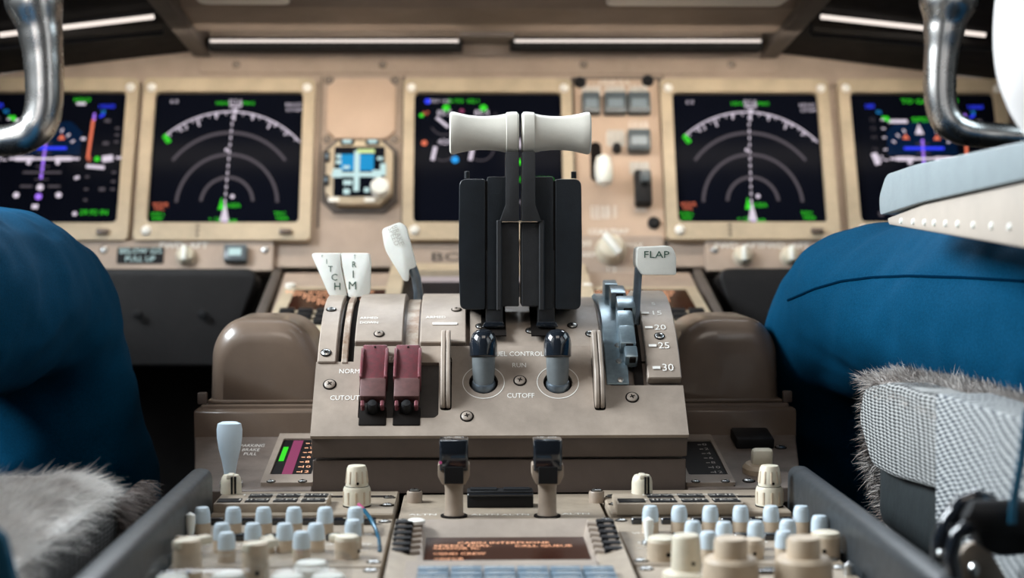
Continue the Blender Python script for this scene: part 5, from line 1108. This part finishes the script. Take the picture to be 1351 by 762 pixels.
def person(label, sx, hip, knee, ankle, arm):
    base = Vector((hip[0]+sx*0.10, hip[1], -0.42)); t = thing('person', label, 'person', TR(*base)); M = TR(*(-base))
    cx = hip[0] + sx*0.11
    def leg(b, hp, kn, an):
        hp, kn, an = Vector(hp), Vector(kn), Vector(an)
        sweep(b, [(hp + (hp-kn)*0.12, 0.088, 0.092), (hp, 0.092, 0.092), (hp.lerp(kn, 0.45), 0.088, 0.086), (hp.lerp(kn, 0.82), 0.080, 0.077), (kn + Vector((0, 0.012, -0.004)), 0.077, 0.076), (kn.lerp(an, 0.10) + Vector((0, 0.042, -0.012)), 0.074, 0.070), (kn.lerp(an, 0.30) + Vector((0, 0.014, 0)), 0.066, 0.070), (kn.lerp(an, 0.62), 0.060, 0.062), (an, 0.055, 0.055)])
    b = B(); leg(b, hip, knee, ankle); m_ = lambda p: (2*cx - p[0], p[1], p[2]); leg(b, m_(hip), m_(knee), m_(ankle))
    sweep(b, [((cx - 0.20, hip[1]-0.02, hip[2]), 0.02, 0.05), ((cx-0.14, hip[1]-0.02, hip[2]+0.01), 0.10, 0.10), ((cx, hip[1]-0.03, hip[2]+0.02), 0.12, 0.12), ((cx+0.14, hip[1]-0.02, hip[2]+0.01), 0.10, 0.10), ((cx + 0.20, hip[1]-0.02, hip[2]), 0.02, 0.05)])
    b.v = [tuple(M @ Vector(q)) for q in b.v]; tr = b.obj('trousers', 'trouser_blue', t, smooth=180)
    md = tr.modifiers.new('merge', 'REMESH'); md.mode = 'VOXEL'; md.voxel_size = 0.006; md.use_smooth_shade = True
    md2 = tr.modifiers.new('smooth', 'SMOOTH'); md2.iterations = 6
    tx = bpy.data.textures.new('folds', 'CLOUDS'); tx.noise_scale = 0.085; md3 = tr.modifiers.new('folds', 'DISPLACE'); md3.texture = tx; md3.strength = 0.020; md3.texture_coords = 'GLOBAL'
    # shirt: torso with both arms
    b = B(); sh = hip[2] + 0.52; yb = hip[1] - 0.10
    sweep(b, [((cx, hip[1]-0.03, hip[2]+0.03), 0.155, 0.115), ((cx, yb+0.03, hip[2]+0.20), 0.155, 0.115), ((cx, yb, hip[2]+0.40), 0.185, 0.125), ((cx, yb-0.01, sh), 0.16, 0.10), ((cx, yb, sh+0.06), 0.065, 0.065)])
    for s in (-1, 1):
        e = Vector(arm[0]) if s == -sx else Vector((2*cx-arm[0][0]+0.0, arm[0][1], arm[0][2])); w = Vector(arm[1]) if s == -sx else Vector((2*cx-arm[1][0], arm[1][1], arm[1][2]))
        s0 = Vector((cx + s*0.19, yb, sh - 0.02)); ml = s0.lerp(e, 0.45); ml.x = e.x + (ml.x - e.x)*0.25
        sweep(b, [(s0 + Vector((-s*0.05, 0, 0.01)), 0.06, 0.06), (s0, 0.066, 0.066), (ml, 0.060, 0.062), (e + Vector((0, 0, 0.05)), 0.058, 0.058), (e, 0.053, 0.053), (e.lerp(w, 0.3) + Vector((0, 0, 0.0)), 0.047, 0.047), (w, 0.036, 0.036)])
        d_ = (w - e).normalized(); lat = d_.cross(Vector((0, 0, 1))).normalized(); hb = B()
        hb.tube([w - d_*0.02, w + d_*0.015, w + d_*0.05, w + d_*0.085, w + d_*0.098], [0.026, 0.028, 0.036, 0.036, 0.024], 16, M, ell=0.62)
        for k_, (ln, off) in enumerate(((0.070, -0.030), (0.080, -0.010), (0.076, 0.010), (0.060, 0.029))):
            r0 = w + d_*0.082 + lat*off
            hb.tube([r0, r0 + d_*ln*0.42 + Vector((0, 0, -0.004)), r0 + d_*ln*0.72 + Vector((0, 0, -0.018)), r0 + d_*ln*0.88 + Vector((0, 0, -0.034))], [0.0095, 0.009, 0.0082, 0.006], 10, M)
        r0 = w + d_*0.03 - lat*s*sx*-0.028
        hb.tube([r0, r0 + d_*0.028 + lat*s*sx*0.020, r0 + d_*0.058 + lat*s*sx*0.026 + Vector((0, 0, -0.012))], [0.013, 0.011, 0.008], 10, M)
        ho = hb.obj('hand', 'skin', t, smooth=180); mdh = ho.modifiers.new('merge', 'REMESH'); mdh.mode = 'VOXEL'; mdh.voxel_size = 0.0028; mdh.use_smooth_shade = True
    b.v = [tuple(M @ Vector(q)) for q in b.v]; so = b.obj('shirt', 'shirt_white', t, smooth=180)
    md = so.modifiers.new('merge', 'REMESH'); md.mode = 'VOXEL'; md.voxel_size = 0.008; md.use_smooth_shade = True
    md2 = so.modifiers.new('smooth', 'SMOOTH'); md2.iterations = 5
    b = B(); sweep(b, [((cx, yb+0.005, sh+0.03), 0.055, 0.058), ((cx, yb+0.015, sh+0.10), 0.055, 0.06), ((cx, yb+0.035, sh+0.15), 0.068, 0.082), ((cx, yb+0.04, sh+0.22), 0.077, 0.098), ((cx, yb+0.035, sh+0.29), 0.066, 0.085), ((cx, yb+0.03, sh+0.325), 0.02, 0.03)], 24, 6); b.v = [tuple(M @ Vector(q)) for q in b.v]; b.obj('head', 'skin', t, smooth=180)
    for s in (0, 1):
        a_ = Vector(ankle) if s == 0 else Vector(m_(ankle)); b = B(); sweep(b, [(a_ + Vector((0, -0.06, -0.075)), 0.03, 0.03), (a_ + Vector((0, -0.02, -0.065)), 0.042, 0.05), (a_ + Vector((0, 0.08, -0.07)), 0.045, 0.04), (a_ + Vector((0, 0.17, -0.08)), 0.045, 0.028), (a_ + Vector((0, 0.20, -0.085)), 0.02, 0.015)], 20, 6); b.v = [tuple(M @ Vector(q)) for q in b.v]; b.obj('shoe', 'shoe_black', t, smooth=180)
    return t, tr, M
pe, tr, M = person('seated person in blue trousers, knee raised beside the fleece-topped seat', -1, (-0.485, 0.80, 0.166), (-0.412, 1.375, 0.142), (-0.335, 1.62, -0.30), ((-0.40, 0.74, 0.30), (-0.52, 0.95, 0.34)))
pe2, tr2, M2 = person('seated person in blue trousers and white shirt, elbow on the grey armrest', 1, (0.505, 0.80, 0.145), (0.322, 1.385, 0.128), (0.372, 1.62, -0.30), ((0.323, 0.86, 0.287), (0.44, 1.00, 0.36)))
b = B()
sp_ = [(1040, 396, 1.385), (1075, 381, 1.35), (1110, 371, 1.32), (1150, 366, 1.27), (1200, 364, 1.20), (1270, 366, 1.12), (1351, 371, 1.03)]
SEAM = sp_

# ================================================================== control yokes
def yoke(sx, label, pts, Y=1.60):
    cx = sx*0.615
    base = Vector((cx, Y+0.02, -0.42)); t = thing('control_yoke', label, 'yoke', TR(*base), 'control yokes'); M = TR(*(-base))
    path = [P(px, py, Y) for px, py, r in pts]; rad = [r*Y/FPX for px, py, r in pts]
    hub = Vector((cx, Y+0.01, path[-1].z - 0.005)); path += [path[-1].lerp(hub, 0.5), hub]; rad += [rad[-1]*1.0, rad[-1]*1.3]
    # smooth
    def cr(P_, R_):
        q = []; P_ = [2*P_[0]-P_[1]] + P_ + [2*P_[-1]-P_[-2]]; R_ = [R_[0]] + R_ + [R_[-1]]
        for i in range(1, len(P_)-2):
            for k in range(6):
                u = k/6; q.append((0.5*((2*P_[i]) + (-P_[i-1]+P_[i+1])*u + (2*P_[i-1]-5*P_[i]+4*P_[i+1]-P_[i+2])*u*u + (-P_[i-1]+3*P_[i]-3*P_[i+1]+P_[i+2])*u**3), R_[i]+(R_[i+1]-R_[i])*(u*u*(3-2*u))))
        q.append((P_[-2], R_[-2])); return q
    cv = cr(path, rad)
    b = B(); b.tube([p for p, r in cv], [r for p, r in cv], 24, M); b.obj('horn', 'yoke_metal', t)
    b = B(); b.tube([Vector((2*cx-p.x, p.y, p.z)) for p, r in cv], [r for p, r in cv], 24, M); b.obj('horn', 'yoke_metal', t)
    b = B(); b.box(tuple(M @ (hub + Vector((0, 0.005, 0)))), (0.09, 0.06, 0.09), 0.015, 3); b.obj('hub', 'lever_shell', t)
    b = B(); b.tube([M @ hub, M @ Vector((cx, Y+0.03, 0.0)), M @ Vector((cx, Y+0.05, -0.42))], [0.03, 0.032, 0.04], 20); b.obj('column', 'lever_shell', t)
yoke(-1, 'polished metal yoke before the display above the raised knee', [(34, -90, 30), (38, -30, 36), (45, 2, 37), (53, 40, 28.5), (57, 75, 25.5), (58.5, 110, 24.5), (58, 140, 24), (51, 164, 24), (33, 180, 21.5), (5, 185, 20), (-30, 187, 20)])
yoke(1, 'polished metal yoke before the display beside the white sleeve', [(1262, -90, 30), (1258, -30, 37), (1251, 2, 38), (1246, 36, 27), (1242, 70, 22.5), (1240, 105, 21.5), (1241, 135, 21), (1249, 158, 21), (1268, 172, 19), (1295, 177, 17), (1330, 180, 17)])

# ---- trouser seam laid on the thigh surface
bpy.context.view_layer.update()
dg = bpy.context.evaluated_depsgraph_get(); ev = tr2.evaluated_get(dg)
Mi = tr2.matrix_world.inverted(); sp2 = []
xs_ = [q[0] for q in SEAM]; ys_ = [q[1] for q in SEAM]
for px in np.linspace(1040, 1351, 45):
    py = float(np.interp(px, xs_, ys_))
    d = ray(px, py); ok, loc, nrm, idx = ev.ray_cast(Mi @ CAM, (Mi.to_3x3() @ d).normalized())
    if ok: sp2.append(loc + nrm*0.0004)
if len(sp2) > 2: B().tube(sp2, 0.0011, 6).obj('seam', 'trouser_seam', tr2)
